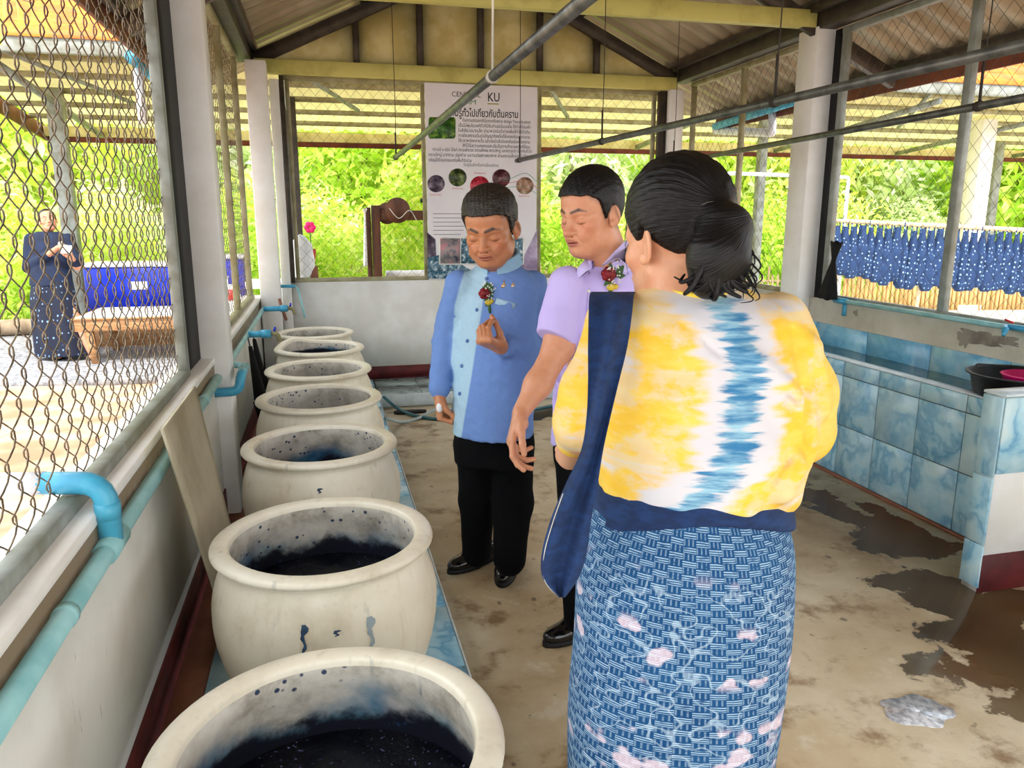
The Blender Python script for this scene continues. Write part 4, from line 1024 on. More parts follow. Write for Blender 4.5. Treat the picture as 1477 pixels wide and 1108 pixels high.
decal('lilac_picture', [(740, 402), (775, 330), (775, 402)], 'ph_wash', .0012); decal('lilac_picture', [(616, 335), (628, 345), (630, 380), (617, 402)], 'ph_dark', .0014)
decal('weave_picture', [(617, 402), (617, 372), (640, 366), (700, 402)], 'ph_weave', .0016); decal('white_border', [(633, 342), (756, 342), (756, 382), (633, 382)], 'petal_white', .0020)
decal('work_photo', [(635, 344), (664, 344), (664, 380), (635, 380)], 'ph_mix', .0026); decal('work_photo', [(665, 344), (754, 344), (754, 380), (665, 380)], 'ph_weave', .0024)
for i, m in enumerate(('ink_teal', 'ink_red', 'ink_teal')):
    a = [bpt(*p) for p in ((712, 262 + i * 5), (735, 258 + i * 6), (758, 250 + i * 10), (774, 262 + i * 9))]; obj('print_curve', MB().tube(spline([(p[0], BY - .001, p[1]) for p in a], 6), .002, 4), m, bn)

# ---------------------------------------------------------------- floor things
t = thing('water_hose', 'blue-green water hose looping on the floor behind the fourth jar', 'hose', (.6, 5.6, 0))
ptube(t, spline([at(553, 572, Z=.115), at(575, 590, Z=.03), at(605, 601, Z=.014), at(650, 605, Z=.014), at(720, 600, Z=.014), at(800, 585, Z=.014)], 6), .013, 'hose', n=8, rad=.001)
ptube(t, spline([at(556, 603, Z=.112), at(580, 609, Z=.014), at(604, 603, Z=.014), at(625, 592, Z=.03), at(640, 590, Z=.014), at(700, 600, Z=.014)], 6), .012, 'hose_pale', 'pipe', n=8, rad=.001)
o = obj('rubber_sandal', MB().prism([(math.cos(a) * .13 + .60 + .02 * math.cos(2 * a), math.sin(a) * .042 + 5.93) for a in np.linspace(0, 2 * PI, 20, endpoint=False)], 0, .02), 'rubber_black'); tagit(o, 'black rubber sandal lying by the back platform', 'sandal')
mb = MB(); rs = np.random.RandomState(5); n = 36; c0 = at(1322, 1026, Z=0); c0[2] = 0
rr = 1 + .14 * np.sin(np.arange(n) * .35 * 1.0) + .10 * np.sin(np.arange(n) * .873 + 1) + .03 * rs.randn(n)
A3 = lambda a, b: np.array([a, b, 0.0])
pts = [c0 + A3(.095, -.045) * rr[i] * math.cos(2 * PI * i / n) + A3(.03, .075) * rr[i] * math.sin(2 * PI * i / n) for i in range(n)]
for z, k in ((.0003, 1.0), (.003, .985)): mb.v += [tuple(c0 + (p - c0) * k + np.array([0, 0, z])) for p in pts]
mb.v.append(tuple(c0 + np.array([0, 0, .003])))
mb.f = [(i, (i + 1) % n, n + (i + 1) % n, n + i) for i in range(n)] + [(n + i, n + (i + 1) % n, 2 * n) for i in range(n)]
tagit(obj('puddle', mb, 'puddle_painted_glare', None, False), 'small water puddle whitened for sky glare on the floor at the lower right', 'puddle')

# ---------------------------------------------------------------- outside behind the back window
lm = thing('loom_frame', 'dark brown wooden loom frame standing behind the back window', 'loom', (.7, 8.2, 0))
def LX(px, y_=8.2): return at(px, 350, Y=y_)[0]
obj('post', MB().box((LX(529), 8.16, 0), (LX(536), 8.24, 1.63), .004), 'wood_dark', lm); obj('post', MB().box((LX(537), 8.13, 0), (LX(549), 8.24, 1.65), .005), 'wood_dark', lm)
obj('top_beam', MB().box((LX(545), 8.15, 1.50), (LX(640), 8.23, 1.60), .006), 'wood_dark', lm)
obj('reel', MB().tube([(LX(574), 8.12, 1.60), (LX(574), 8.17, 1.60)], .13, 24), 'wood_dark', lm); obj('reel', MB().tube([(LX(560), 8.2, 1.57), (LX(560), 8.24, 1.57)], .11, 24), 'wood_dark', lm)
obj('thread', MB().tube(spline([(LX(562), 8.10, 1.62), (LX(575), 8.09, 1.52), (LX(590), 8.09, 1.60), (LX(600), 8.10, 1.50)], 6), .004, 5), 'string_white', lm)
obj('warp_roll', MB().tube([(LX(556), 8.3, .93), (LX(640), 8.3, .93)], .045, 12), 'cloth_white', lm, True)
obj('bobbin', MB().tube([(LX(607), 8.14, 1.70), (LX(640), 8.14, 1.70)], .022, 8), 'rubber_black', lm)
draped('white_cloth', 'white cloth hanging along the left post of the loom', at(526, 302, Y=8.1), at(527, 383, Y=8.1), .01, .05, .05, 'cloth_white')
sk = MB().ell((0, 0, 0), (.11, .10, .20), 14, 10); c = at(436, 386, Y=7.05)
c[2] = 1.17; V = np.array(sk.v); V *= (1 + .08 * np.sin(V[:, 2:3] * 40) * np.cos(V[:, :1] * 30)); V[:, 2] = np.maximum(V[:, 2], -.16); sk.v = [tuple(q + c) for q in V]
tagit(obj('white_sack', sk, 'cloth_white', None, True), 'crumpled white sack standing on the ledge left of the red bucket', 'sack')
c = at(441, 372, Y=7.12); tagit(obj('red_bucket', MB().lathe([(0, 0), (.045, 0), (.062, .13), (.066, .14), (.058, .14), (.042, .01), (0, .01)], (c[0] + .03, 7.16, 1.11), 20), 'plastic_red', None, True), 'small red bucket on the ledge by the white sack', 'bucket')
tagit(obj('brick_block', MB().box((c[0] + .03, 7.08, .99), (c[0] + .10, 7.16, 1.105), .006), 'earth_brown'), 'brown block under the red bucket', 'block')
sobj('trim_13', MB().box((-.66, YB + .14, .92), (3.45, 7.30, .985), .005), 'column_paint', label='outer ledge below the back window')
fl = thing('pink_flower', 'pink flower on a stalk beyond the back window left corner', 'flower', (at(447, 360, Y=8.6)[0], 8.6, 0)); c = at(447, 328, Y=8.6)
obj('stalk', MB().tube([(c[0], 8.6, 0), c], .006, 5), 'leaf_dark', fl)
for k in range(6): a = k * PI / 3; obj('petal', MB().ell((c[0] + .035 * math.cos(a), 8.6, c[2] + .035 * math.sin(a)), (.03, .012, .03), 8, 5), 'plastic_pink', fl)

# ---------------------------------------------------------------- clothes line of indigo cloths
c0_, c1_ = at(1160, 316, D=8.6), at(1520, 334, D=8.6)
cr = thing('drying_rail', 'long bamboo pole holding the row of indigo cloths', 'pole', tuple(c0_ * np.array([1, 1, 0])))
obj('pole', MB().tube([c0_, c1_ + (c1_ - c0_) * .6], .022, 8), 'bamboo_pale', cr, True); off = np.array([.1, .9, .02]); obj('pole', MB().tube([c0_ + off + (c1_ - c0_) * .35, c1_ + off + (c1_ - c0_) * .4], .03, 8), 'bamboo_pale', cr, True)
for k in (0, .5, 1.0, 1.5):
    p = c0_ + (c1_ - c0_) * k; obj('stake', MB().tube([(p[0], p[1] + .05, 0), (p[0], p[1] + .05, p[2])], .02, 6), 'bamboo_pale', cr)
def bundle_mesh(seed):
    rs = np.random.RandomState(seed); mb = MB(); n = 16; L = 14; ph = rs.rand() * 6
    for i in range(L + 1):
        t_ = i / L; w = .030 + .078 * min(1, t_ / .45) ** 1.2 - (.05 * ((t_ - .85) / .15) ** 2 if t_ > .85 else 0)
        for k in range(n):
            a = 2 * PI * k / n; f = 1 + .16 * math.sin(4 * a + ph + t_ * 3) + .1 * math.sin(t_ * 25 + ph); mb.v.append((w * f * math.cos(a), w * .6 * f * math.sin(a), -.66 * t_))
    mb.f = [(i * n + k, (i + 1) * n + k, (i + 1) * n + (k + 1) % n, i * n + (k + 1) % n) for i in range(L) for k in range(n)] + [tuple(range(n)), tuple(L * n + k for k in range(n))[::-1]]
    return mesh_only('bundle', mb.v, mb.f, 'bundle')
bms = [bundle_mesh(s) for s in range(4)]
st = MB().tube([(-.03, 0, .02), (-.035, 0, -.12), (-.02, 0, -.3)], .008, 5).tube([(.03, 0, .02), (.035, 0, -.12), (.02, 0, -.3)], .008, 5); stm = mesh_only('strap', st.v, st.f, 'bundle')
for me in bms: me.polygons.foreach_set('use_smooth', [True] * len(me.polygons))
for i in range(40):
    k = .03 + i * .0345; p = c0_ + (c1_ - c0_) * k
    t = thing('indigo_cloth', 'indigo cloth bundle with pale dots hanging in the row on the bamboo pole', 'cloth', tuple(p), 'indigo cloths drying on the bamboo pole')
    b_ = bpy.data.objects.new('cloth_body', bms[i % 4]); s_ = bpy.data.objects.new('straps', stm)
    for q in (b_, s_): COL.objects.link(q); q.parent = t
    b_.location = (0, 0, -.05 + rnd.uniform(-.02, .02)); b_.scale = (.74, 1, (.72 + .28 * min(1, i / 12)) * rnd.uniform(.95, 1.05)); t.rotation_euler = (0, 0, rnd.uniform(-.5, .5))

# ---------------------------------------------------------------- outside left: table, chests
tb = thing('wooden_table', 'low wooden table with a white cloth top outside the left mesh', 'table', (-1.9, 9.0, 0))
ty0, ty1, tx0, tx1 = 8.75, 9.75, -2.55, -.75
obj('apron', MB().box((tx0, ty0, .36), (tx1, ty0 + .04, .48), .004), 'wood', tb); obj('apron', MB().box((tx0, ty1 - .04, .36), (tx1, ty1, .48), .004), 'wood', tb); obj('apron', MB().box((tx0, ty0 + .04, .36), (tx0 + .04, ty1 - .04, .48), .004), 'wood', tb)
obj('tabletop', MB().box((tx0 - .02, ty0 - .02, .48), (tx1, ty1 + .02, .50), .004), 'wood', tb); obj('table_cover', MB().box((tx0 + .02, ty0 + .0, .50), (tx1 - .01, ty1, .506)), 'cloth_white', tb, label='white cloth cover')
for (x, y) in ((tx0 + .13, ty0 + .04), (tx1 - .3, ty0 + .25), (tx0 + .13, ty1 - .08), (tx1 - .05, ty1 - .08)): obj('leg', MB().obox((x, y, .36), (x + .03, y, 0), .07, .06, (0, 1, 0)), 'wood', tb)
def chest(lo, hi, lab, open_=False):
    t = thing('ice_chest', lab, 'ice chest', ((lo[0] + hi[0]) / 2, (lo[1] + hi[1]) / 2, lo[2]))
    obj('body', MB().box(lo, (hi[0], hi[1], hi[2] - .05), .02), 'plastic_blue', t); obj('lid', MB().box((lo[0] - .015, lo[1] - .015, hi[2] - .05), (hi[0] + .015, hi[1] + .015, hi[2]), .015), 'plastic_white' if not open_ else 'plastic_blue', t)
    cx = (lo[0] + hi[0]) / 2; obj('badge', MB().box((cx - .09, lo[1] - .008, lo[2] + (hi[2] - lo[2]) * .45), (cx + .09, lo[1] - .001, lo[2] + (hi[2] - lo[2]) * .62), .003), 'plastic_white' if not open_ else 'bamboo', t)
    return t
chest((-2.75, 10.0, .42), (-1.55, 10.55, 1.0), 'long blue ice chest with white lid behind the table')
tagit(obj('support_bench', MB().box((-2.8, 9.95, 0), (-.9, 10.6, .41), .01), 'wood'), 'dark bench carrying the blue ice chests', 'bench')
chest((-1.63, 9.0, .508), (-1.16, 9.42, .95), 'upright blue tub with a small oval badge on the table', True)
chest((-1.50, 10.0, .42), (-.95, 10.5, 1.08), 'blue ice chest partly hidden at the right behind the tub')
lg = thing('wash_sink', 'low brown concrete sink with grey rim behind the ice chests', 'sink', (-2.4, 12.0, 0)); obj('basin', MB().box((-3.2, 11.6, 0), (-1.7, 12.1, .78), .02), 'earth_brown', lg); obj('slab', MB().box((-3.35, 11.5, .78), (-2.3, 12.2, .84), .01), 'steel_frame', lg)
c = (-1.01, 9.05); sb = thing('snack_bag', 'red and white wrapped package on the table beside the blue tub', 'package', (c[0], c[1], .508))
obj('bag', MB().tube([(c[0], c[1], .51), (c[0] + .01, c[1], .62), (c[0], c[1], .74), (c[0], c[1], .80)], [.09, .11, .08, .03], 10), 'cloth_white', sb, True); obj('label_patch', MB().tube([(c[0], c[1] - .003, .63), (c[0], c[1] - .003, .75)], [.108, .08], 10), 'plastic_red', sb, True)
c = at(358, 425, Y=8.6); tagit(obj('lime_ball', MB().ell((-.86, 7.6, .30), (.28, .28, .30), 28, 18), 'lime_plastic', None, True), 'big lime green ball just outside the far left bay', 'ball')
tagit(obj('log', MB().tube([(-6.2, 11.0, .12), (-4.2, 11.2, .12), (-3.4, 11.3, .12)], [.12, .11, .10], 10), 'bark', None, True), 'pale log lying on the ground left of the woman in navy', 'log')
# ---------------------------------------------------------------- people: smooth distance-field modelling
A_ = lambda *v: np.array(v, float)
def nrm_(v): v = np.array(v, float); return v / np.linalg.norm(v)
class SDF:
    def __init__(s): s.p = []
    def add(s, fn, c, R, k=.02, op=1): s.p.append((fn, np.array(c, float), R, k, op)); return s
    def cone(s, a, b, ra, rb, k=.02, op=1):
        a = np.array(a, float); b = np.array(b, float); ab = b - a; L2 = ab @ ab
        def fn(P):
            t = np.clip((P - a) @ ab / L2, 0, 1); return np.linalg.norm(P - a - t[:, None] * ab, axis=1) - (ra + (rb - ra) * t)
        return s.add(fn, (a + b) / 2, math.sqrt(L2) / 2 + max(ra, rb), k, op)
    def ell(s, c, r, k=.02, op=1, R=None):
        c = np.array(c, float); r = np.array(r, float)
        def fn(P):
            q = P - c
            if R is not None: q = q @ R
            k0 = np.linalg.norm(q / r, axis=1); k1 = np.linalg.norm(q / (r * r), axis=1) + 1e-9; return k0 * (k0 - 1) / k1
        return s.add(fn, c, r.max(), k, op)
    def tube(s, rows, ax, k=.02, fold=None, p=2.0, warp=None):
        """stack of ellipses (z, cx, cy, a, b); ax = lateral unit vector; fold(theta, z) displaces"""
        rows = sorted(rows); Z = np.array([r[0] for r in rows]); zz = np.linspace(Z[0], Z[-1], 80); T = []
        for j in range(1, 5):
            v = np.interp(zz, Z, [r[j] for r in rows]); v = np.convolve(np.pad(v, 3, 'edge'), np.ones(7) / 7, 'valid'); T.append(v)
        ax = np.array(ax, float); ay = np.array([-ax[1], ax[0], 0]); c = A_(np.mean(T[0]), np.mean(T[1]), (Z[0] + Z[-1]) / 2)
        def fn(P):
            if warp: P = P.copy(); P[:, 2] += warp((P - c) @ ax, P[:, 2])
            cx, cy, a, b = (np.interp(P[:, 2], zz, t) for t in T)
            dx = P[:, 0] - cx; dy = P[:, 1] - cy; u = dx * ax[0] + dy * ax[1]; w = dx * ay[0] + dy * ay[1]
            k0 = (np.abs(u / a) ** p + np.abs(w / b) ** p) ** (1 / p); k1 = np.sqrt((u / a ** 2) ** 2 + (w / b ** 2) ** 2) + 1e-6
            d = np.where(k0 > .3, k0 * (k0 - 1) / k1, -np.minimum(a, b) * .5)
            if fold: d = d + fold(np.arctan2(w / b, u / a), P[:, 2], u)
            e = np.maximum(P[:, 2] - Z[-1], Z[0] - P[:, 2]); h = np.clip(.5 + .5 * (e - d) / .012, 0, 1)
            return d * (1 - h) + e * h + .012 * h * (1 - h)
        return s.add(fn, c, math.hypot((Z[-1] - Z[0]) / 2, max(T[2].max(), T[3].max())) + np.ptp(T[0]) / 2 + .02, k)
    def __call__(s, P):
        d = np.full(len(P), .5)
        for fn, c, R, k, op in s.p:
            m = np.nonzero(((P - c) ** 2).sum(1) < (R + .07) ** 2)[0]
            if not len(m): continue
            v = fn(P[m]); o = d[m]
            if op == 1: h = np.clip(.5 + .5 * (o - v) / k, 0, 1); d[m] = o * (1 - h) + v * h - k * h * (1 - h)
            else: v = -v; h = np.clip(.5 - .5 * (o - v) / k, 0, 1); d[m] = o * (1 - h) + v * h + k * h * (1 - h)
        return d
    def bounds(s):
        lo = np.min([c - R for f, c, R, k, op in s.p if op == 1], 0); hi = np.max([c + R for f, c, R, k, op in s.p if op == 1], 0); return lo - .03, hi + .03

def surfnet(f, h, lo=None, hi=None, m=4):
    if lo is None: lo, hi = f.bounds()
    lo = np.array(lo); n = np.ceil((np.array(hi) - lo) / h / m).astype(int) + 1
    gx = [lo[i] + np.arange(n[i]) * h * m for i in range(3)]
    cv = f(np.stack(np.meshgrid(*gx, indexing='ij'), -1).reshape(-1, 3)).reshape(n)
    N = (n - 1) * m + 1; ri = [np.clip(np.round(np.arange(N[i]) / m).astype(int), 0, n[i] - 1) for i in range(3)]
    v = cv[np.ix_(*ri)].astype(np.float32); idx = np.argwhere(np.abs(v) < h * m * 2.2)
    for a in range(0, len(idx), 400000):
        q = idx[a:a + 400000]; v[q[:, 0], q[:, 1], q[:, 2]] = f(lo + q * h)
    s_ = v < 0; cnt = np.zeros(N - 1, np.int8); cor = [(i, j, k) for i in (0, 1) for j in (0, 1) for k in (0, 1)]
    for i, j, k in cor: cnt += s_[i:N[0] - 1 + i, j:N[1] - 1 + j, k:N[2] - 1 + k]
    act = np.argwhere((cnt > 0) & (cnt < 8)); ids = np.full(N - 1, -1, np.int64); ids[act[:, 0], act[:, 1], act[:, 2]] = np.arange(len(act))
    pos = np.zeros((len(act), 3)); wt = np.zeros(len(act))
    for ax in range(3):
        for c in cor:
            if c[ax]: continue
            d = [0, 0, 0]; d[ax] = 1; p = act + c; q = p + d; va = v[p[:, 0], p[:, 1], p[:, 2]]; vb = v[q[:, 0], q[:, 1], q[:, 2]]
            x = (va < 0) != (vb < 0); t = np.where(x, va / np.where(x, va - vb, 1), 0)[:, None]; pos += np.where(x[:, None], p + t * np.array(d), 0); wt += x
    V = lo + pos / wt[:, None] * h; F_ = []
    for ax in range(3):
        d = [0, 0, 0]; d[ax] = 1; A0 = s_[:N[0] - d[0], :N[1] - d[1], :N[2] - d[2]]; B0 = s_[d[0]:, d[1]:, d[2]:]
        e = np.argwhere(A0 != B0); o1, o2 = [(1, 2), (2, 0), (0, 1)][ax]
        e = e[(e[:, o1] > 0) & (e[:, o2] > 0) & (e[:, o1] < N[o1] - 1) & (e[:, o2] < N[o2] - 1)]
        if not len(e): continue
        def g(a, b): q = e.copy(); q[:, o1] -= a; q[:, o2] -= b; return ids[q[:, 0], q[:, 1], q[:, 2]]
        Q = np.stack([g(1, 1), g(0, 1), g(0, 0), g(1, 0)], 1); fl = ~A0[e[:, 0], e[:, 1], e[:, 2]]; Q[fl] = Q[fl][:, ::-1]; F_.append(Q[(Q >= 0).all(1)])
    return V, np.concatenate(F_)
def wavy(P, fr, seed, n=5):
    rs = np.random.RandomState(seed); r = 0
    for i in range(n): d = rs.randn(3) * fr; r = r + np.sin(P @ d + rs.rand() * 6.3)
    return r / n

def build(name, parts, m, parent, colf=None, patf=None):
    """parts: list of (sdf, h); joined into one mesh object"""
    Vs, Fs, b = [], [], 0
    for sd_, h in parts:
        V, Q = surfnet(sd_, h); Vs.append(V); Fs.append(Q + b); b += len(V)
    V = np.concatenate(Vs); Q = np.concatenate(Fs); at_ = {}
    if colf: at_['Col'] = colf(V)
    if patf: at_['pat'] = patf(V)
    return link_mesh(name, V, Q, m, parent, True, at_)

def frame(f, pitch=0, roll=0):
    """columns: x = person's right, y = facing, z = up"""
    f = nrm_(A_(f[0], f[1], 0)); x = np.cross(f, A_(0, 0, 1)); y = f * math.cos(pitch) - A_(0, 0, 1) * math.sin(pitch); z = np.cross(x, y)
    x2 = x * math.cos(roll) + z * math.sin(roll); z2 = z * math.cos(roll) - x * math.sin(roll); return np.stack([x2, y, z2], 1)
class Head:
    def __init__(s, c, f, pitch=0, roll=0, sc_=1.0, wide=1.0, nose=1.0, male=True, heavy=0.0): s.hv = heavy; s.c = np.array(c, float); s.R = frame(f, pitch, roll); s.s = sc_; s.w = wide; s.nose = nose; s.male = male
    def P(s, x, y, z): return s.c + s.R @ (A_(x * s.w, y, z) * s.s)
    def loc(s, Q): q = (Q - s.c) @ s.R / s.s; q = q.copy(); q[:, 0] /= s.w; return q
    def skin(s, S):
        L = SDF(); k = .02
        L.ell((0, -.012, .028), (.074, .093, .086), k); L.ell((0, .034, -.03), (.060, .056, .078), .03); L.ell((0, .040, -.082), (.044, .042, .034), .03)
        L.cone((-.05, .0, -.06), (-.018, .06, -.100), .018, .016, .03); L.cone((.05, .0, -.06), (.018, .06, -.100), .018, .016, .03)
        L.ell((0, .040, .045), (.056, .046, .042), .03)
        for q in (-1, 1):
            L.ell((q * .044, .056, -.028), (.020, .022, .020), .02)
            L.cone((q * .012, .086, .014), (q * .046, .068, .014), .009, .008, .014)
            L.ell((q * .032, .094, -.010), (.016, .014, .012), .012, -1)
            L.ell((q * .032, .073, -.009), (.0165, .0155, .0125), .006)
            L.ell((q * .013, .093, -.043), (.0095, .011, .0085), .008)
            L.ell((q * .0085, .100, -.052), (.0035, .006, .004), .004, -1)
        n = s.nose
        L.cone((0, .086, .004), (0, .098 + .008 * n, -.036), .0075, .0095, .012); L.ell((0, .104 + .006 * n, -.040), (.0105, .011, .0095), .008)
        L.ell((0, .088, -.066), (.027, .012, .016), .014)
        L.ell((0, .0985, -.0655), (.021, .0075, .0048), .004); L.ell((0, .0965, -.0755), (.018, .0085, .0058), .004)
        L.ell((0, .099, -.0705), (.024, .010, .0013), .003, -1)
        L.ell((0, .080, -.098), (.018, .016, .014), .014)
        if s.hv:
            for q in (-1, 1):
                L.ell((q * .050, .030, -.070), (.020, .032, .030), .02); L.ell((q * .030, .074, -.052), (.016, .014, .018), .012)
                L.cone((q * .017, .098, -.046), (q * .031, .088, -.072), .0018, .0022, .006, -1)
                L.cone((q * .022, .092, -.024), (q * .040, .082, -.030), .0012, .0015, .006, -1);
            L.ell((0, .050, -.105), (.036, .026, .018), .02)
        def fn(P): return L(s.loc(P)) * s.s
        S.add(fn, s.P(0, 0, -.01), .135 * s.s, .02)
        E_ = SDF()
        for q in (-1, 1):
            R_ = np.array([[math.cos(q * .5), -math.sin(q * .5), 0], [math.sin(q * .5), math.cos(q * .5), 0], [0, 0, 1]])
            E_.ell((q * .080, -.010, -.012), (.0065, .018, .031), .006, 1, R_); E_.ell((q * .0855, -.005, -.010), (.006, .010, .019), .006, -1, R_); E_.ell((q * .079, .003, -.035), (.006, .008, .011), .008)
        S.add(lambda P: E_(s.loc(P)) * s.s, s.P(0, 0, -.01), .10 * s.s, .008)
    def neck(s, S, base, r0=.052, r1=.062, k=.03): S.cone(s.P(0, -.022, -.055), base, r0, r1, k)
    def color(s, V, base=(198, 142, 106), lip=(176, 100, 86), brow=(46, 34, 28), fade=None):
        q = s.loc(V); near = (np.abs(q).max(1) < .16); B = np.array(lin(base)[:3]); C = np.tile(B, (len(V), 1))
        def capd(a, b, Q): a = A_(*a); b = A_(*b); ab = b - a; t = np.clip((Q - a) @ ab / (ab @ ab), 0, 1); return np.linalg.norm((Q - a - t[:, None] * ab) * A_(1, .35, 1), axis=1)
        def put(mask, col, amt=1.0): C[:] = C * (1 - mask[:, None] * amt) + np.array(lin(col)[:3]) * mask[:, None] * amt
        sm = lambda d, r, e: np.clip((r + e - d) / (2 * e), 0, 1) * near
        qa = q.copy(); qa[:, 0] = np.abs(qa[:, 0]); fr = (q[:, 1] > .03)
        ck = np.exp(-((qa[:, 0] - .045) / .02) ** 2 - ((q[:, 2] + .035) / .025) ** 2) * fr * near; put(ck, (206, 118, 88), .35)
        put(np.exp(-((q[:, 0]) / .013) ** 2 - ((q[:, 2] + .04) / .014) ** 2) * fr * near, (204, 116, 88), .35)
        put(sm(capd((.013, .09, .017), (.034, .085, .0235), qa), .0042 + .0012 * max(0, s.hv * 2 - 1), .0016), brow, .9); put(sm(capd((.034, .085, .0235), (.051, .07, .017), qa), .0034, .0018), brow, .85)
        put(sm(capd((.019, .09, -.0155), (.032, .088, -.0185), qa), .0016, .0013) * fr, (30, 20, 18), .95); put(sm(capd((.032, .088, -.0185), (.047, .076, -.0145), qa), .0018, .0013) * fr, (30, 20, 18), .95)
        put(sm(capd((.021, .09, -.003), (.043, .08, -.002), qa), .001, .0015) * fr, (130, 80, 58), .5)
        le = ((q[:, 0] / .024) ** 2 + ((q[:, 2] + .0705) / .0105) ** 2); put(np.clip((1.15 - le) / .3, 0, 1) * (q[:, 1] > .075) * near, lip, .7)
        put(sm(capd((-.021, .1, -.0705), (.021, .1, -.0705), q), .0012, .0014) * (q[:, 1] > .07), (86, 40, 36), .9)
        put(sm(np.linalg.norm(qa - A_(.009, .1, -.051), axis=1), .003, .002), (70, 36, 28), .85)
        if fade is not None: put(np.clip((.022 - np.abs(q[:, 2] - np.interp(q[:, 1], HL_Y, HL_Z) - .0)) / .02, 0, 1) * (q[:, 1] < .06) * near, fade, .55)
        return C
HL_Y = [-.12, -.07, -.045, -.020, -.008, .004, .014, .024, .034, .05, .07, .10]
HL_Z = [-.055, -.055, -.050, -.035, .022, .012, -.018, .004, .044, .058, .066, .070]
def short_hair(hd, name, m, parent, t=.010, top=.0, seed=1, hairline=0.0, h=.0026):
    S = SDF()
    def fn(P):
        q = hd.loc(P); g = np.clip((q[:, 2] - .02) / .09, 0, 1); th = t + top * g
        r = np.stack([.074 + th * .8, .093 + th * .8, .086 + th], 1); k0 = np.linalg.norm((q - A_(0, -.012, .028)) / r, axis=1); k1 = np.linalg.norm((q - A_(0, -.012, .028)) / r ** 2, axis=1) + 1e-9
        e1 = k0 * (k0 - 1) / k1
        r2 = A_(.056, .046, .042) + t * .75; k0 = np.linalg.norm((q - A_(0, .040, .045)) / r2, axis=1); k1 = np.linalg.norm((q - A_(0, .040, .045)) / r2 ** 2, axis=1) + 1e-9
        e2 = k0 * (k0 - 1) / k1; kk = .02; hh = np.clip(.5 + .5 * (e1 - e2) / kk, 0, 1); e = e1 * (1 - hh) + e2 * hh - kk * hh * (1 - hh)
        e = e + .0016 * wavy(q * A_(1, 1, .6), 260, seed, 6) + .0012 * wavy(q, 600, seed + 1, 4)
        cut = np.interp(q[:, 1], HL_Y, HL_Z) + hairline * (q[:, 1] > .03) - q[:, 2] + .003 * wavy(q, 300, seed + 2, 3)
        return np.maximum(e, cut) * hd.s
    S.add(fn, hd.P(0, 0, .03), .14 * hd.s, .005)
    def patf(V): q = hd.loc(V); return q * A_(330, 330, 45)
    return build(name, [(S, h)], m, parent, None, patf)

def hand(S, w, d, n, s, curls, sc_=1.0, thumb=(.35, .6), th_in=.35, spread=.06):
    """w wrist, d towards the knuckles, n palm normal, s thumb side; curls: 4 x 3 bend angles"""
    w = np.array(w, float); d = nrm_(d); n = nrm_(n - np.dot(n, d) * d); s = nrm_(s - np.dot(s, d) * d - np.dot(s, n) * n)
    off = (.027, .009, -.010, -.027); ll = ((.042, .026, .021), (.046, .030, .022), (.043, .028, .021), (.034, .021, .018)); kl = (.086, .090, .086, .078)
    for i in range(4):
        kb = w + (d * kl[i] + s * off[i]) * sc_; S.cone(w + (d * .012 + s * off[i] * .55) * sc_, kb, .0165 * sc_, .0115 * sc_, .012)
        dd = nrm_(d + s * spread * (1.5 - i)); p = kb; a = 0
        for j in range(3):
            a += curls[i][j]; dr = dd * math.cos(a) + n * math.sin(a); q = p + dr * ll[i][j] * sc_; r = (.0090, .0082, .0074, .0066)[j] * sc_ * (.9 if i == 3 else 1)
            S.cone(p, q, r, r * .92, .0035); p = q
    S.ell(w + (d * .035 + s * .024 + n * .008) * sc_, A_(.020, .020, .020) * sc_, .016)
    p = w + (d * .026 + s * .026 + n * .004) * sc_; dr = nrm_(s * thumb[0] + d * thumb[1] + n * th_in)
    for j, (L_, r) in enumerate(((.038, .0125), (.032, .0100), (.026, .0088))):
        q = p + dr * L_ * sc_; S.cone(p, q, r * sc_, r * .88 * sc_, .006); p = q; dr = nrm_(dr - s * .28 + n * .12)
def shoe(t, heel, d, L=.27):
    heel = np.array(heel, float); d = nrm_(A_(d[0], d[1], 0)); sd_ = A_(-d[1], d[0], 0); R = np.stack([sd_, d, A_(0, 0, 1)], 1)
    S = SDF(); S.ell(heel + d * L * .58 + A_(0, 0, .034), (.046, L * .40, .036), .02, 1, R); S.ell(heel + d * .055 + A_(0, 0, .05), (.036, .06, .055), .03, 1, R); S.ell(heel + d * .11 + A_(0, 0, .065), (.036, .06, .032), .03, 1, R)
    S.ell(heel + d * .05 + A_(0, 0, .13), (.024, .034, .06), .012, -1, R)
    S.add(lambda P: P[:, 2] - .016, heel + d * .13, .25, .004, -1)
    sh_ = build('shoe', [(S, .004)], 'shoe_leather', t)
    mb = MB(); o_ = []
    for k in range(28):
        a = 2 * PI * k / 28; y_ = L * .5 + L * .51 * math.cos(a); w_ = (.046 if y_ > L * .45 else .037) * math.sin(a); p = heel + d * (y_ - .006) + sd_ * w_ * (1.04); o_.append((p[0], p[1]))
    mb.prism(o_, .001, .018); obj('sole', mb, 'sole', sh_) if False else obj('sole', mb, 'sole', t)
def prow(rows, bfun, dflt=None):
    """rows of (py, left px, right px, depth, half depth) seen in the photo -> (z, cx, cy, a, b)"""
    out = []
    for (py, l, r, D, b) in rows: p = at((l + r) / 2, py, D=D); out.append((p[2], p[0], p[1], (r - l) / 2 * D / F_PX, b))
    return out

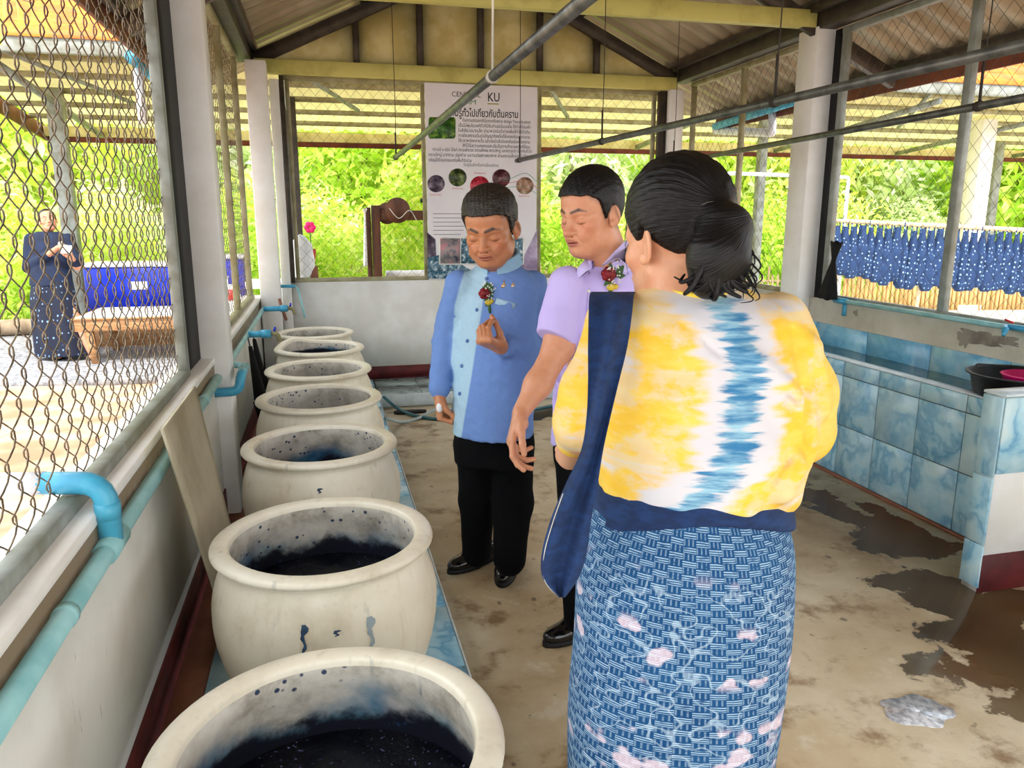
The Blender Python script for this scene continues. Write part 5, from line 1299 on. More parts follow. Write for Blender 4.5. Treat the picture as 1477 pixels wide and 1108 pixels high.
# ================= man in the blue jacket
f1 = nrm_((-.60, -.80, 0)); m1 = thing('person', 'man in a blue woven jacket and black trousers looking down at his hand', 'person', (.64, 2.98, 0), None)
fh1 = nrm_((-.52, -.85, 0)); hd1 = Head(at(708, 328, D=2.80), fh1, math.radians(19), math.radians(-2), 1.08, 1.10, 1.15, heavy=1.0)
S = SDF(); hd1.skin(S); hd1.neck(S, at(722, 396, D=2.90), .056, .066)
SK1 = (190, 128, 88)
core = SDF(); core.tube(prow([(395, 690, 752, 2.92, .06), (420, 665, 770, 2.93, .09), (480, 668, 765, 2.95, .11), (600, 672, 760, 2.97, .10)], None), RT)
core.cone(at(687, 640, D=2.98), at(687, 720, D=3.02), .05, .045); core.cone(at(687, 720, D=3.02), at(688, 800, D=3.07), .042, .03); core.cone(at(737, 640, D=2.95), at(740, 725, D=2.93), .05, .045); core.cone(at(740, 725, D=2.93), at(735, 812, D=2.90), .042, .03)
hL = SDF(); el = at(776, 512, D=2.98); wr = at(722, 500, D=2.76); hL.cone(el, wr, .042, .029)
dL = nrm_(at(690, 488, D=2.66) - wr); up_ = A_(0, 0, 1)
hand(hL, wr, dL, UP, nrm_(-FW + UP * .2), ((1.0, 1.1, .7), (1.15, 1.25, .7), (1.25, 1.3, .7), (1.3, 1.3, .7)), 1.1, (.10, .62), .75)
hR = SDF(); elR = at(640, 498, D=3.0); wrR = at(634, 568, D=2.93); hR.cone(elR, wrR, .040, .028)
hand(hR, wrR, nrm_(A_(.02, -.05, -1)), nrm_(RT), nrm_(-FW), ((1.2, 1.2, .7),) * 4, 1.05, (.2, .8), .6)
S2 = SDF(); S2.p = S.p
build('body', [(S, .0024), (hL, .0024), (hR, .0028), (core, .012)], 'skin', m1, lambda V: hd1.color(V, SK1, (158, 88, 72), (34, 26, 22), (62, 50, 42)))
short_hair(hd1, 'hair', 'hair_grey', m1, .011, .020, 3)
LB, BB = np.array(lin((168, 200, 218))[:3]), np.array(lin((110, 142, 200))[:3])
J = SDF()
J.tube(prow([(378, 700, 742, 2.90, .055), (388, 680, 760, 2.91, .085), (402, 660, 776, 2.92, .10), (425, 655, 777, 2.93, .118), (470, 652, 775, 2.94, .135), (530, 651, 773, 2.94, .145), (580, 651, 772, 2.95, .145), (626, 652, 771, 2.95, .14)], None), np.cross(f1, up_), .02,
       lambda th, z, u: .0035 * np.sin(th * 5 + z * 20) * np.clip((1.25 - z) * 3, 0, 1) + .003 * np.sin(z * 60 + th * 3) * (np.abs(th) < 1))
J.cone(at(662, 412, D=2.90), at(641, 495, D=2.98), .056, .050, .03); J.cone(at(641, 495, D=2.98), at(634, 560, D=2.93), .050, .041, .02)
J.cone(at(768, 412, D=2.96), at(778, 500, D=3.0), .060, .056, .03); J.cone(at(778, 500, D=3.0), at(730, 500, D=2.79), .055, .043, .025)
J.ell(at(716, 497, D=2.735), (.034, .034, .034), .012, -1)
Jf = J; jf0 = J.__call__
class Fold:
    def __init__(s, S, amp, fr, seed, amp2=0, fr2=0): s.S, s.a, s.f, s.seed, s.a2, s.f2 = S, amp, fr, seed, amp2, fr2
    def __call__(s, P): return s.S(P) + s.a * wavy(P, s.f, s.seed, 6) + (s.a2 * wavy(P, s.f2, s.seed + 5, 6) if s.a2 else 0)
    def bounds(s): return s.S.bounds()
c1 = at(715, 500, D=2.95)
def jcol(V):
    q = V - c1; u = q @ RT; fr = ((q @ FW) < .03) & ((q @ f1) > -.02); z = V[:, 2]
    rb = np.interp(z, [.66, .72, .95, 1.31, 1.36], [-.135, -.125, -.085, -.028, -.02]); lb = np.interp(z, [.66, 1.0, 1.2, 1.35], [-.18, -.172, -.155, -.11])
    arm = np.minimum.reduce([np.linalg.norm(V - (at(662, 412, D=2.90) * (1 - t) + at(641, 495, D=2.98) * t), axis=1) for t in np.linspace(.25, 1, 8)] + [np.linalg.norm(V - (at(641, 495, D=2.98) * (1 - t) + at(634, 560, D=2.93) * t), axis=1) for t in np.linspace(0, 1, 6)])
    k = np.clip((rb - u) / .004, 0, 1) * np.clip((u - lb) / .004, 0, 1) * fr * (arm > .052)
    return BB * (1 - k[:, None]) + LB * k[:, None]
build('jacket', [(Fold(J, .0062, 30, 4, .0026, 95), .0042)], 'woven', m1, jcol)
def collar(t, c, r, hgt, nvec, f, gap, m, col=None, open_=.35, flare=.004):
    n_ = 30; mb = MB(); fx = frame(f); x = fx[:, 0]; y = fx[:, 1]; z = nrm_(nvec); x = nrm_(x - z * (x @ z)); y = np.cross(z, x)
    for s_ in (0, 1):
        for j in range(4):
            for i in range(n_ + 1):
                a = PI / 2 + open_ * .5 + (2 * PI - open_) * i / n_; rr = r + flare * (1 - j / 3) * 3 - s_ * .005 + .004 * (j == 3) * (1 - s_)
                mb.v.append(tuple(c + x * rr * math.cos(a) + y * rr * 1.08 * math.sin(a) + z * hgt * (j / 3 - .3)))
    k = 4 * (n_ + 1)
    for j in range(3):
        for i in range(n_): a = j * (n_ + 1) + i; q = (a, a + 1, a + n_ + 2, a + n_ + 1); mb.f.append(q); mb.f.append(tuple(w + k for w in q)[::-1])
    for i in range(n_): a = 3 * (n_ + 1) + i; mb.f.append((a, a + 1, a + 1 + k, a + k))
    at_ = {'Col': np.tile(np.array(lin(col)[:3]), (len(mb.v), 1))} if col else None
    return obj('collar', mb, m, t, True, at_)
nk = at(722, 378, D=2.885); collar(m1, nk, .070, .046, nrm_(up_ + f1 * .35), f1, 0, 'woven', (150, 188, 212), .5)
def on_(S, px, py, D0, eps=.002):
    """march along the view ray to the cloth surface"""
    D = D0 - .35
    for _ in range(90):
        p = at(px, py, D=D); v = float(S(p[None])[0])
        if v < eps: break
        D += max(.004, v * .7)
    return p
for (px, py) in ((674, 492), (666, 528), (663, 568), (688, 447), (702, 402)): p = on_(J, px, py, 2.95); obj('button', MB().ell(p, (.0075, .0075, .0075), 8, 6), 'woven', m1, True, {'Col': np.tile(BB * .8, (len(MB().ell(p, (1, 1, 1), 8, 6).v), 1))})
pa, pb_ = on_(J, 715, 434, 2.95), on_(J, 743, 442, 2.95)
obj('pocket_trim', MB().obox(pa, pb_, .006, .022, (0, 0, 1)), 'woven', m1, False, {'Col': np.tile(LB, (8, 1))}, label='pale blue pocket trim')
T = SDF()
T.tube(prow([(606, 660, 768, 2.96, .12), (640, 655, 769, 2.96, .125), (665, 657, 768, 2.96, .12)], None), RT)
T.cone(at(686, 640, D=2.98), at(687, 720, D=3.02), .078, .068, .03); T.cone(at(687, 720, D=3.02), at(688, 798, D=3.07), .068, .058, .02)
T.cone(at(737, 640, D=2.95), at(740, 725, D=2.93), .084, .077, .03); T.cone(at(740, 725, D=2.93), at(735, 808, D=2.90), .077, .061, .02)
build('trousers', [(Fold(T, .0035, 30, 8, .0015, 70), .0055)], 'trousers_black', m1)
shoe(m1, at(712, 800, Z=0) * A_(1, 1, 0) + A_(0, -.03, 0), at(640, 826, Z=0) - at(712, 800, Z=0), .27)
shoe(m1, at(737, 812, Z=0) * A_(1, 1, 0) + A_(0, .02, 0), at(729, 853, Z=0) - at(741, 812, Z=0), .27)
o = obj('tissue', MB().ell(at(634, 588, D=2.90), (.013, .012, .020), 10, 8), 'cloth_white', None, True); tagit(o, 'crumpled white tissue held in the right hand of the man in the blue jacket', 'tissue')

def corsage(p, sc_, lab, tilt=0):
    t = thing('corsage', lab, 'corsage', tuple(p)); fx = -FW; rs = np.random.RandomState(int(abs(p[0]) * 1000) % 97)
    def q(u, v, w=0): c_, s_ = math.cos(tilt), math.sin(tilt); return p + (RT * (u * c_ - v * s_) + UP * (u * s_ + v * c_) + fx * w) * sc_
    rose = MB(); rose.ell(q(-.012, 0, .014), A_(.013, .013, .013) * sc_, 10, 8)
    for k in range(6): a = k * 1.05; rose.ell(q(-.012 + .010 * math.cos(a), .010 * math.sin(a), .010), A_(.011, .009, .010) * sc_, 8, 6)
    obj('rose', rose, 'rose_red', t, True)
    for k in range(12):
        a = rs.uniform(.2, 2.6) if k < 9 else rs.uniform(0, 6); L_ = rs.uniform(.025, .05); b = q(.006, .0, .004); e = q(.006 + math.cos(a) * L_ * .7, math.sin(a) * L_, .012 * rs.rand()); d = e - b; sv = np.cross(d, fx) * .28
        obj('leaf', MB().add([b, b + d * .5 + sv, e, b + d * .5 - sv, b + d * .5 + fx * .004], [(0, 1, 4), (1, 2, 4), (2, 3, 4), (3, 0, 4)]), 'leaf_dark', t)
    by = MB()
    for k in range(34): a = rs.rand() * 6.3; r_ = rs.uniform(.012, .042); by.ell(q(.002 + r_ * .6 * math.cos(a), r_ * math.sin(a) + .006, .016 + .006 * rs.rand()), A_(.0024, .0024, .0024) * sc_, 6, 4)
    o = obj('baby_breath', by, 'petal_white', t, True); o['kind'] = 'stuff'
    obj('ribbon', MB().ell(q(.002, -.030, .010), A_(.013, .007, .009) * sc_, 10, 6).ell(q(.012, -.026, .008), A_(.008, .008, .007) * sc_, 8, 6), 'ribbon_yellow', t, True)
    obj('stem', MB().tube([q(.002, -.03, .006), q(.005, -.05, .006), q(.007, -.066, .004)], [.005 * sc_, .006 * sc_, .004 * sc_], 7), 'leaf_dark', t, True)
corsage(on_(J, 704, 424, 2.95) , 1.1, 'red rose corsage pinned on the blue jacket')
for (px, lab) in ((727, 'gold emblem pin nearer the rose on the blue jacket'), (740, 'smaller gold emblem pin on the blue jacket, nearer the arm')):
    p = on_(J, px, 413, 2.95); k = 1.0 if px == 727 else .8; b = thing('emblem_pin', lab, 'pin', tuple(p))
    obj('pin_body', MB().ell(p, A_(.011, .004, .009) * k, 10, 6), 'gold', b, True); obj('pin_spire', MB().tube([p, p + UP * .022 * k], [.005 * k, .001], 6), 'gold', b, True); obj('pin_enamel', MB().ell(p - FW * .004, A_(.005, .002, .004) * k, 8, 5), 'petal_white', b, True)

# ================= man in the lavender shirt
f2 = nrm_((-.90, -.43, 0)); fb2 = nrm_((-.72, -.70, 0)); m2 = thing('person', 'man in a lavender short-sleeved shirt in profile with a red rose corsage', 'person', (.93, 2.42, 0))
hd2 = Head(at(853, 306, D=2.42), f2, math.radians(12), math.radians(0), 1.06, 1.04, 1.1, heavy=.6); SK2 = (206, 146, 112)
S = SDF(); hd2.skin(S); hd2.neck(S, at(884, 398, D=2.48), .060, .074)
aR = SDF(); aR.cone(at(812, 430, D=2.42), at(806, 500, D=2.40), .052, .046); aR.cone(at(806, 500, D=2.40), at(776, 555, D=2.36), .045, .040, .03); aR.cone(at(776, 555, D=2.36), at(752, 594, D=2.32), .039, .027, .03)
w2 = at(752, 594, D=2.32); hand(aR, w2, nrm_(at(736, 640, D=2.30) - w2), nrm_(RT * .9 + FW * .1 - UP * .1), nrm_(-FW * 1.0 - RT * .1), ((.35, .5, .35), (.55, .7, .4), (.75, .8, .5), (.95, .9, .5)), 1.12, (.35, .8), .25)
core = SDF(); core.tube(prow([(400, 840, 925, 2.5, .07), (450, 820, 930, 2.52, .10), (620, 815, 930, 2.52, .10)], None), RT); core.cone(at(836, 640, D=2.50), at(838, 890, D=2.55), .045, .03); core.cone(at(895, 640, D=2.5), at(896, 900, D=2.5), .045, .03)
aL = SDF(); aL.cone(at(945, 430, D=2.6), at(960, 530, D=2.62), .05, .042); aL.cone(at(960, 530, D=2.62), at(950, 610, D=2.5), .04, .027); hand(aL, at(950, 610, D=2.5), A_(-.1, -.1, -1), RT * -1, -FW, ((.5, .6, .4),) * 4, 1.05)
build('body', [(S, .0024), (aR, .0024), (aL, .004), (core, .012)], 'skin', m2, lambda V: hd2.color(V, SK2, (160, 84, 78), (40, 30, 26), (96, 74, 60)))
short_hair(hd2, 'hair', 'hair_black', m2, .013, .010, 7, -.004)
LV = np.array(lin((196, 180, 236))[:3])
K = SDF()
K.tube(prow([(374, 860, 912, 2.47, .06), (386, 838, 930, 2.48, .085), (402, 812, 948, 2.49, .10), (430, 806, 955, 2.50, .12), (480, 806, 955, 2.51, .135), (540, 800, 952, 2.51, .145), (600, 796, 950, 2.52, .145), (640, 794, 948, 2.52, .14)], None), RT, .02,
       lambda th, z, u: .003 * np.sin(th * 4 + z * 25) * np.clip((1.2 - z) * 3, 0, 1))
K.cone(at(818, 412, D=2.42), at(808, 462, D=2.405), .062, .064, .03); K.cone(at(808, 462, D=2.405), at(804, 482, D=2.40), .064, .066, .01)
K.cone(at(940, 412, D=2.58), at(955, 480, D=2.62), .060, .062, .03)
e_ = at(803, 502, D=2.398); dn = nrm_(at(776, 555, D=2.36) - e_)
K.add(lambda P: -((P - e_) @ dn + .018), e_ + dn * .08, .11, .004, -1)
K.cone(at(857, 355, D=2.34), at(858, 387, D=2.35), .034, .006, .004, -1)
build('shirt', [(Fold(K, .006, 24, 14, .002, 70), .0045)], 'fine_cloth', m2, lambda V: np.tile(LV, (len(V), 1)))
nk2 = at(884, 378, D=2.465); collar(m2, nk2, .078, .040, nrm_(up_ + fb2 * .3), fb2, 0, 'fine_cloth', (200, 186, 238), .9, .003)
def flap(pts, t, m='fine_cloth', col=(204, 190, 240), th=.004):
    P_ = [np.array(p) for p in pts]; n_ = nrm_(np.cross(P_[1] - P_[0], P_[2] - P_[0])); n_ = n_ * (-1 if n_ @ FW > 0 else 1); c = sum(P_) / len(P_) + n_ * .006
    mb = MB(); k = len(P_); mb.v = [tuple(p) for p in P_] + [tuple(p + n_ * th) for p in P_] + [tuple(c)]
    mb.f = [tuple(range(k))] + [(k + i, k + (i + 1) % k, 2 * k) for i in range(k)] + [(i, (i + 1) % k, k + (i + 1) % k, k + i) for i in range(k)]
    return obj('collar_flap', mb, m, t, False, {'Col': np.tile(np.array(lin(col)[:3]), (len(mb.v), 1))})
cp2 = lambda px, py: on_(K, px, py, 2.5, .006)
flap([at(845, 374, D=2.40), at(852, 388, D=2.37), at(845, 392, D=2.365), at(830, 406, D=2.37), at(833, 388, D=2.385)], m2)
flap([at(868, 383, D=2.345), at(888, 361, D=2.37), at(912, 338, D=2.42), at(920, 352, D=2.40), at(907, 384, D=2.345), at(890, 372, D=2.35)], m2)
ln = [on_(K, x_, y_, 2.5, .002) for x_, y_ in ((850, 392), (849, 420), (846, 460), (843, 520), (840, 600))]
obj('placket', MB().tube(ln, .003, 4), 'fine_cloth', m2, False, {'Col': np.tile(LV * .9, (len(ln) * 4, 1))})
for p in ln[1:4]: obj('button', MB().ell(p, (.006, .006, .006), 8, 5), 'petal_white', m2, True)
T = SDF(); T.tube(prow([(610, 806, 925, 2.52, .12), (660, 804, 926, 2.52, .12)], None), RT)
T.cone(at(836, 650, D=2.50), at(838, 760, D=2.52), .085, .072, .03); T.cone(at(838, 760, D=2.52), at(838, 890, D=2.55), .072, .058, .02)
T.cone(at(895, 650, D=2.50), at(895, 770, D=2.50), .085, .072, .03); T.cone(at(895, 770, D=2.50), at(896, 900, D=2.5), .072, .058, .02)
build('trousers', [(Fold(T, .0035, 30, 18), .006)], 'trousers_black', m2)
shoe(m2, at(868, 905, Z=0) * A_(1, 1, 0), at(800, 928, Z=0) - at(868, 905, Z=0), .27); shoe(m2, at(925, 905, Z=0) * A_(1, 1, 0), at(860, 935, Z=0) - at(925, 905, Z=0), .27)
corsage(on_(K, 884, 398, 2.5) + A_(0, 0, 0), 1.25, 'red rose corsage pinned on the lavender shirt', -.25)

# ================= woman seen from behind
fh = nrm_((-.36, .93, 0)); fw = nrm_((.30, .95, 0)); w_ = thing('person', 'woman seen from behind in a yellow tie-dye shirt and blue patterned sarong', 'person', (.66, 1.36, 0))
hd3 = Head(at(972, 345, D=1.44), fh, math.radians(8), 0, 1.0, 1.0, .9, False); SK3 = (216, 160, 126)
S = SDF(); hd3.skin(S); hd3.neck(S, at(985, 432, D=1.42), .050, .062)
core = SDF(); core.tube(prow([(430, 940, 1060, 1.43, .06), (470, 885, 1130, 1.43, .09), (700, 900, 1110, 1.42, .09), (800, 880, 1110, 1.42, .10)], None), RT)
for s_ in (-1, 1):
    p = at(975 + s_ * 55, 800, D=1.43); core.cone(p, (p[0], p[1], .45), .085, .055); core.cone((p[0], p[1], .45), (p[0], p[1] - .02, .09), .055, .035); core.cone((p[0], p[1] - .03, .04), (p[0] + .03, p[1] + .14, .025), .035, .026)
aR3 = SDF(); aR3.cone(at(1130, 480, D=1.44), at(1165, 625, D=1.46), .045, .04); aR3.cone(at(1165, 625, D=1.46), at(1120, 660, D=1.66), .038, .026); hand(aR3, at(1120, 660, D=1.66), nrm_(at(1085, 660, D=1.74) - at(1120, 660, D=1.66)), up_, FW, ((.4, .5, .3),) * 4, .95)
aL3 = SDF(); aL3.cone(at(880, 480, D=1.46), at(836, 625, D=1.50), .045, .04); aL3.cone(at(836, 618, D=1.48), at(822, 660, D=1.60), .034, .026); hand(aL3, at(822, 660, D=1.60), nrm_(at(845, 672, D=1.72) - at(822, 660, D=1.60)), up_, FW, ((.4, .5, .3),) * 4, .95)
build('body', [(S, .0022), (aR3, .004), (aL3, .004), (core, .012)], 'skin', w_, lambda V: hd3.color(V, SK3))
# hair: cap pulled back into a pony tail
Hs = SDF()
def cap(P):
    q = hd3.loc(P); r = A_(.090, .112, .108); k0 = np.linalg.norm((q - A_(0, -.018, .050)) / r, axis=1); k1 = np.linalg.norm((q - A_(0, -.018, .050)) / r ** 2, axis=1) + 1e-9
    e = k0 * (k0 - 1) / k1 + .0014 * wavy(q, 160, 3, 6) + .0010 * np.sin(np.arctan2(q[:, 0], q[:, 2]) * 60 + 6 * q[:, 1] * 10)
    cut = np.interp(q[:, 1], [-.12, -.085, -.05, -.012, .0, .012, .03, .05, .075, .1], [-.040, -.046, -.040, -.004, .020, .000, -.010, .02, .06, .075]) - q[:, 2]
    hh = np.clip(.5 + .5 * (cut - e) / .02, 0, 1); return e * (1 - hh) + cut * hh + .02 * hh * (1 - hh)
Hs.add(cap, hd3.P(0, 0, .05), .16, .005)
tie = at(1022, 300, D=1.345)
Hs.cone(at(1000, 292, D=1.375), tie, .050, .026, .03)
Hs.cone(tie, at(1046, 332, D=1.30), .026, .042, .02); Hs.cone(at(1046, 332, D=1.30), at(1036, 372, D=1.29), .042, .052, .02); Hs.cone(at(1036, 372, D=1.29), at(1022, 405, D=1.29), .050, .032, .02)
def hpat(V): q = hd3.loc(V); a = np.arctan2(q[:, 0], q[:, 2] - .02); return np.stack([a * 34, q[:, 1] * 22, q[:, 2] * 12], 1)
build('hair', [(Hs, .0035)], 'hair_black', w_, None, hpat)
rs = np.random.RandomState(4)
def lock(pts, r, n=6, nm='hair_lock', taper=.25):
    P_ = spline(pts, 6); m_ = len(P_); rr = [r * (1 - (1 - taper) * (i / (m_ - 1)) ** 1.6) for i in range(m_)]; mb = MB().tube(P_, rr, n)
    V = np.array(mb.v); pt = np.stack([np.tile(np.arange(n) * 1.7, m_), np.repeat(np.arange(m_) * .5, n), np.zeros(m_ * n)], 1)
    obj(nm, mb, 'hair_black', w_, True, {'pat': pt})
for i in range(46):
    a = rs.uniform(-1, 1); b = rs.uniform(-1, 1); ex = 985 + rs.uniform(0, 95); ey = rs.uniform(395, 436) - abs(ex - 1030) * .25
    lock([at(1022 + 6 * a, 300 + 5 * b, D=1.335), at(1050 + 16 * a, 332 + 6 * b, D=1.285), at(1046 + 28 * a, 375 + 8 * b, D=1.262 + .01 * b), at(.45 * ex + .55 * (1036 + 26 * a), ey - 14, D=1.262), at(ex + rs.uniform(-12, 12), ey, D=1.27), at(ex + rs.uniform(-16, 4), ey - 10 + rs.uniform(-6, 6), D=1.285)], rs.uniform(.004, .008))
for i in range(16): sx = rs.choice([-1, 1]); x0 = 1052 + rs.uniform(-10, 20); lock([at(1040, 325, D=1.29), at(x0 + 16, 350 + i * 4, D=1.27), at(x0 + 24 + rs.uniform(-6, 10), 372 + i * 4, D=1.265), at(x0 + 10 + rs.uniform(0, 14), 392 + i * 3, D=1.27)], .0022, 4)
for i in range(10): y0 = 300 + i * 7; lock([at(922, y0 - 30, D=1.45), at(908 - rs.uniform(0, 4), y0, D=1.47), at(903 + rs.uniform(-3, 8), y0 + 34, D=1.48)], .0009, 3, taper=.5)
pass
obj('hair_tie', MB().tube([tie + (UP * math.cos(a) + RT * math.sin(a) * .8) * .029 + nrm_(at(1048, 330, D=1.3) - tie) * .003 for a in np.linspace(0, 2 * PI, 20)], .004, 6), 'rubber_black', w_, True)
obj('hair_pin', MB().tube([at(1012, 296, D=1.30), at(1020, 292, D=1.298), at(1032, 290, D=1.30)], .0012, 5), 'galvanised', w_, True)
# blouse
Bs = SDF()
def prow2(rows):
    out = []
    for (py, l, r, D, b) in rows: k = min(1, max(0, (py - 430) / 150)); q = prow([(py, l, r, D, b)], None)[0]; out.append((at((l + r) / 2, py, D=D - b * k)[2],) + q[1:])
    return out
sag = lambda u, z: .042 * np.clip(np.abs(u) / .17, 0, 1.2) ** 2 * np.clip((1.28 - z) / .2, 0, 1)
brow = prow2([(412, 950, 1062, 1.43, .062), (424, 915, 1092, 1.43, .085), (440, 886, 1124, 1.43, .105), (462, 868, 1148, 1.43, .125), (500, 862, 1165, 1.43, .140), (560, 862, 1170, 1.43, .150), (620, 860, 1168, 1.43, .155), (670, 860, 1158, 1.43, .158), (700, 862, 1148, 1.43, .158), (722, 866, 1144, 1.43, .152), (736, 874, 1132, 1.43, .146), (752, 880, 1126, 1.43, .142)])
Bs.tube(brow, RT, .02, lambda th, z, u: .004 * np.sin(u * 60 + z * 14) * np.clip((1.12 - z) * 8, 0, 1) + .0035 * np.sin((u * .8 + z) * 46) * np.clip((u + .02) * 6, 0, 1), 2.3, sag)
Bs.cone(at(1120, 470, D=1.44), at(1152, 560, D=1.45), .062, .066, .03); Bs.cone(at(1152, 560, D=1.45), at(1155, 622, D=1.47), .064, .058, .03); Bs.cone(at(1155, 622, D=1.47), at(1134, 655, D=1.54), .054, .042, .03)
Bs.cone(at(888, 470, D=1.46), at(856, 560, D=1.48), .060, .060, .03); Bs.cone(at(856, 560, D=1.48), at(838, 608, D=1.48), .058, .054, .03); Bs.cone(at(838, 608, D=1.48), at(828, 632, D=1.52), .048, .036, .02)
# creases: a fold where the right sleeve meets the back, diagonal drag lines and the gathered hem
for a, b, r in (((1150, 480), (1166, 560), .007), ((1166, 560), (1168, 632), .008), ((1120, 540), (1160, 610), .004), ((1020, 716), (1060, 704), .006), ((1110, 700), (1140, 660), .006), ((900, 700), (935, 722), .006), ((985, 470), (1040, 510), .003)):
    pa, pb_ = on_(Bs, *a, 1.43), on_(Bs, *b, 1.43); Bs.cone(pa, pb_, r, r, .014, -1)
for a, b, r in (((1176, 500), (1186, 590), .012), ((1080, 512), (1150, 570), .006), ((1130, 712), (1152, 672), .010), ((950, 640), (985, 700), .005), ((900, 560), (880, 640), .006)):
    pa, pb_ = on_(Bs, *a, 1.43), on_(Bs, *b, 1.43); Bs.cone(pa, pb_, r, r, .03)
cb_ = at(1010, 560, D=1.30)
build('blouse', [(Fold(Bs, .0060, 22, 21, .0022, 62), .0042)], 'tiedye', w_, None, lambda V: np.stack([(V - cb_) @ RT, V[:, 2], V @ FW], 1))
collar(w_, at(1003, 421, D=1.415), .064, .018, nrm_(up_ + A_(0, -.15, 0)), fw, 0, 'ribbon_yellow', None, .3, .001)
obj('cuff', MB().tube([at(838, 632, D=1.50), at(826, 640, D=1.56)], [.034, .030], 16), 'cloth_black', w_, True, label='black cuff')
# sarong
G_ = SDF(); grow = prow2([(728, 862, 1126, 1.43, .13), (735, 858, 1131, 1.43, .135), (760, 843, 1136, 1.43, .15), (800, 836, 1138, 1.43, .160), (860, 832, 1137, 1.43, .165), (930, 829, 1131, 1.43, .16), (1020, 822, 1122, 1.43, .155), (1108, 819, 1109, 1.43, .15)])
zl = min(grow); grow += [(.30, zl[1], zl[2], .172, .14), (.12, zl[1], zl[2], .165, .135)]
G_.tube(grow, RT, .02, lambda th, z, u: .004 * np.sin(u * 22 + z * 3) * np.clip((.95 - z) * 2, 0, 1), 2.25, sag)
gc = A_(grow[2][1], grow[2][2], 0)
def gpat(V): q = V - gc; a = np.arctan2(q @ (RT), -(q @ nrm_(FW * A_(1, 1, 0)))); return np.stack([a * .165, V[:, 2] + .012 * np.sin(a * 1.3), np.zeros(len(V))], 1)
build('sarong', [(Fold(G_, .003, 14, 31), .0055)], 'ikat', w_, None, gpat)
Wb = SDF(); Wb.tube([(r[0], r[1], r[2], r[3] + .006, r[4] + .007) for r in prow2([(700, 862, 1130, 1.43, .137), (735, 855, 1134, 1.43, .143), (759, 848, 1135, 1.43, .150)])], RT, .02, None, 2.25, sag)
build('waistband', [(Wb, .006)], 'navy_cloth', w_)
# shawl over the left shoulder
rows = [(520, 862, 900, 1.66, 0), (470, 860, 906, 1.64, 0), (436, 858, 910, 1.58, 0), (424, 856, 915, 1.50, 0), (421, 853, 916, 1.42, 0), (428, 850, 914, 1.35, 1), (450, 849, 912, 1.30, 1), (500, 848, 905, 1.265, 1), (550, 848, 893, 1.25, 1), (600, 846, 881, 1.245, 1), (650, 838, 870, 1.24, 1), (700, 815, 862, 1.225, 1), (750, 794, 853, 1.21, 1), (800, 781, 846, 1.205, 1), (835, 783, 834, 1.205, 1), (862, 806, 815, 1.205, 1)]
W2 = []; nc = 14
rr_ = spline([np.array(r[:4], float) for r in rows], 4)
for s_ in (0, 1):
    for r in rr_:
        for j in range(nc + 1):
            u = j / nc; D = r[3] + .012 * math.sin(u * 9 + r[0] * .012) * (1 if r[0] > 430 else .3) + .03 * abs(u - .5) ** 2 + s_ * .010; W2.append(tuple(at(r[1] + (r[2] - r[1]) * u, r[0], D=D)))
mb = MB(); mb.v = W2; nr_ = len(rr_); k = nr_ * (nc + 1)
for i in range(nr_ - 1):
    for j in range(nc): a = i * (nc + 1) + j; q = (a, a + 1, a + nc + 2, a + nc + 1); mb.f.append(q); mb.f.append(tuple(v + k for v in q)[::-1])
    for j in (0, nc): a = i * (nc + 1) + j; q = (a, a + nc + 1, a + nc + 1 + k, a + k); mb.f.append(q if j == 0 else q[::-1])
for i in (0, nr_ - 1):
    for j in range(nc): a = i * (nc + 1) + j; mb.f.append((a, a + 1, a + 1 + k, a + k))
sw = thing('shawl', 'navy blue shawl draped over the left shoulder of the woman in yellow', 'shawl', tuple(at(850, 640, D=1.24)))
obj('cloth', mb, 'navy_cloth', sw, True)
hem = [at(x_, y_, D=1.203) for x_, y_ in ((812, 712), (797, 755), (785, 800), (786, 838), (806, 861))]; obj('stitching', MB().tube(spline(hem, 5), .0008, 4), 'string_white', sw)

# ================= woman in navy outside the mesh
D4 = 8.35; f4 = nrm_((.35, -.94, 0)); w4 = thing('person', 'woman in a navy jacket and dotted sarong standing on the gravel outside', 'person', (at(85, 515, Z=.012)[0], at(85, 515, Z=.012)[1], .012))
hd4 = Head(at(69, 318, D=D4), f4, math.radians(-14), math.radians(-6), 1.05, 1.0, .9, False)
S = SDF(); hd4.skin(S); hd4.neck(S, at(68, 345, D=D4), .045, .055)
aR4 = SDF(); e4 = at(46, 385, D=8.3); w4r = at(84, 357, D=8.1); aR4.cone(e4, w4r, .040, .026); hand(aR4, w4r, nrm_(RT + UP * .2), -UP, -FW, ((.6, .8, .4),) * 4, 1.0)
aL4 = SDF(); e4l = at(112, 384, D=8.3); w4l = at(103, 372, D=8.1); aL4.cone(e4l, w4l, .040, .026); hand(aL4, w4l, nrm_(-RT * .6 + UP), -FW, -RT, ((.6, .8, .4),) * 4, 1.0)
ft = SDF()
for px in (86, 132): p = at(px, 517, Z=.012); ft.cone(p + A_(0, .05, .10), p + A_(0, .03, .05), .035, .035); ft.cone(p + A_(0, .05, .045), p + A_(.03, -.10, .035), .036, .028)
core = SDF(); core.tube(prow([(345, 52, 92, D4, .09), (420, 50, 92, D4, .10)], None), RT)
for px, hx in ((86, 66), (132, 88)): core.cone(at(hx, 418, D=D4), at(px, 508, D=8.32), .08, .04); 
aR4.cone(at(50, 350, D=D4), e4, .05, .042, .03); aL4.cone(at(94, 350, D=D4), e4l, .05, .042, .03)
build('body', [(S, .005), (aR4, .006), (aL4, .006), (ft, .008), (core, .015)], 'skin', w4, lambda V: hd4.color(V, (206, 146, 116)))
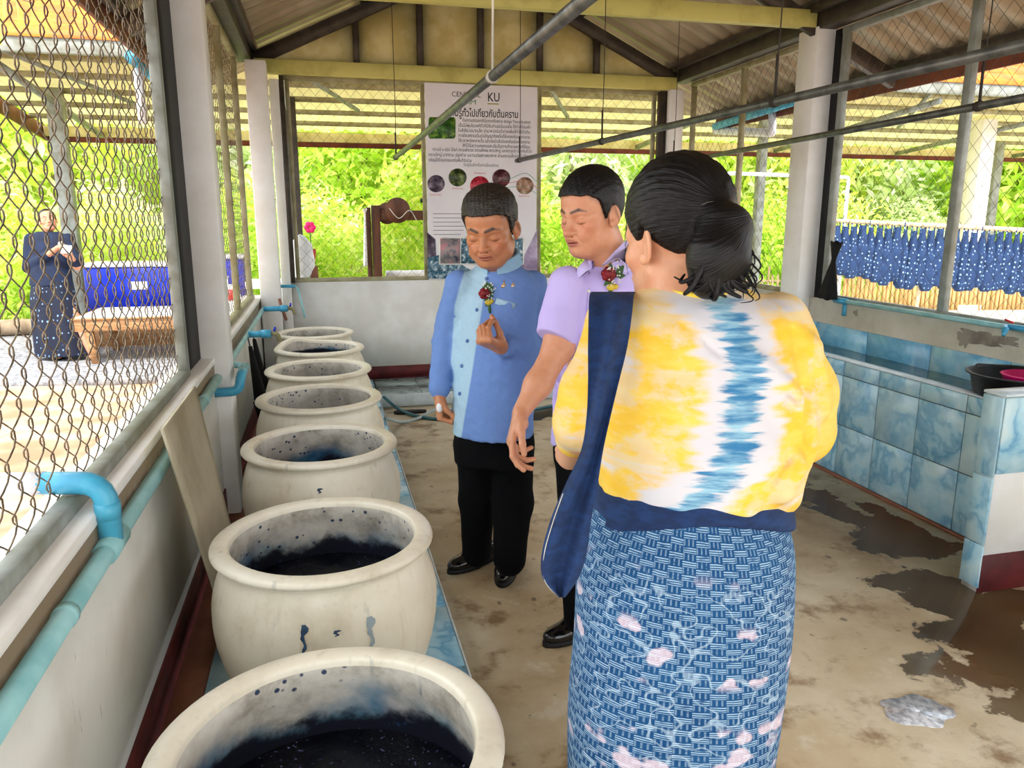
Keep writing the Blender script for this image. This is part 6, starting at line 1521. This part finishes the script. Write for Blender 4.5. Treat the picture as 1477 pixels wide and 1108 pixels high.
Hs = SDF(); Hs.add(lambda P: np.maximum(np.linalg.norm((hd4.loc(P) - A_(0, -.016, .03)) / A_(.083, .104, .096), axis=1) * .09 - .09, np.interp(hd4.loc(P)[:, 1], [-.1, 0, .03, .06, .1], [-.05, -.02, .0, .055, .07]) - hd4.loc(P)[:, 2]), hd4.P(0, 0, .03), .14, .005)
Hs.ell(hd4.P(0, -.12, .02), (.045, .045, .045), .02); build('hair', [(Hs, .006)], 'hair_black', w4, None, lambda V: V * 90)
Jk = SDF(); Jk.tube(prow([(334, 54, 84, D4, .07), (340, 44, 98, D4, .10), (355, 42, 100, D4, .13), (385, 45, 100, D4, .15), (412, 45, 104, D4, .16)], None), RT)
Jk.cone(at(46, 346, D=D4), at(42, 386, D=8.32), .075, .068, .03); Jk.cone(at(42, 386, D=8.32), at(66, 370, D=8.18), .062, .05, .02); Jk.cone(at(98, 346, D=D4), at(112, 380, D=8.32), .07, .062, .03); Jk.cone(at(112, 380, D=8.32), at(107, 378, D=8.18), .058, .046, .02)
build('jacket', [(Fold(Jk, .006, 18, 41), .010)], basic('navy_jacket', (16, 34, 66), .8, (10, 20, 44), 10), w4)
Sk = SDF(); Sk.tube(prow([(404, 47, 102, D4, .15), (430, 46, 108, D4, .17), (470, 50, 120, D4, .18), (512, 54, 134, D4, .18)], None), RT, .02, lambda th, z, u: .012 * np.sin(u * 30))
build('sarong', [(Sk, .012)], 'dot_skirt', w4)
for px in (86, 132):
    p = at(px, 517, Z=.012); obj('sandal', MB().prism([(p[0] + .02 + .045 * math.cos(a), p[1] - .02 + .12 * math.sin(a)) for a in np.linspace(0, 2 * PI, 18, endpoint=False)], .012, .03), 'rubber_black', w4)
ph = at(95, 360, D=8.02); t = thing('phone', 'white phone held up by the woman in navy outside', 'phone', tuple(ph)); obj('phone_body', MB().obox(ph - RT * .05, ph + RT * .06, .012, .085, tuple(UP)), 'plastic_white', t); obj('phone_screen', MB().obox(ph - RT * .04 + FW * .007, ph + RT * .05 + FW * .007, .003, .07, tuple(UP)), 'rubber_black', t)
tagit(obj('corsage_bow', MB().ell(at(88, 352, D=8.16), (.03, .02, .03), 8, 6), 'petal_white', None, True), 'small pale blue and white flower brooch on the navy jacket outside', 'brooch')
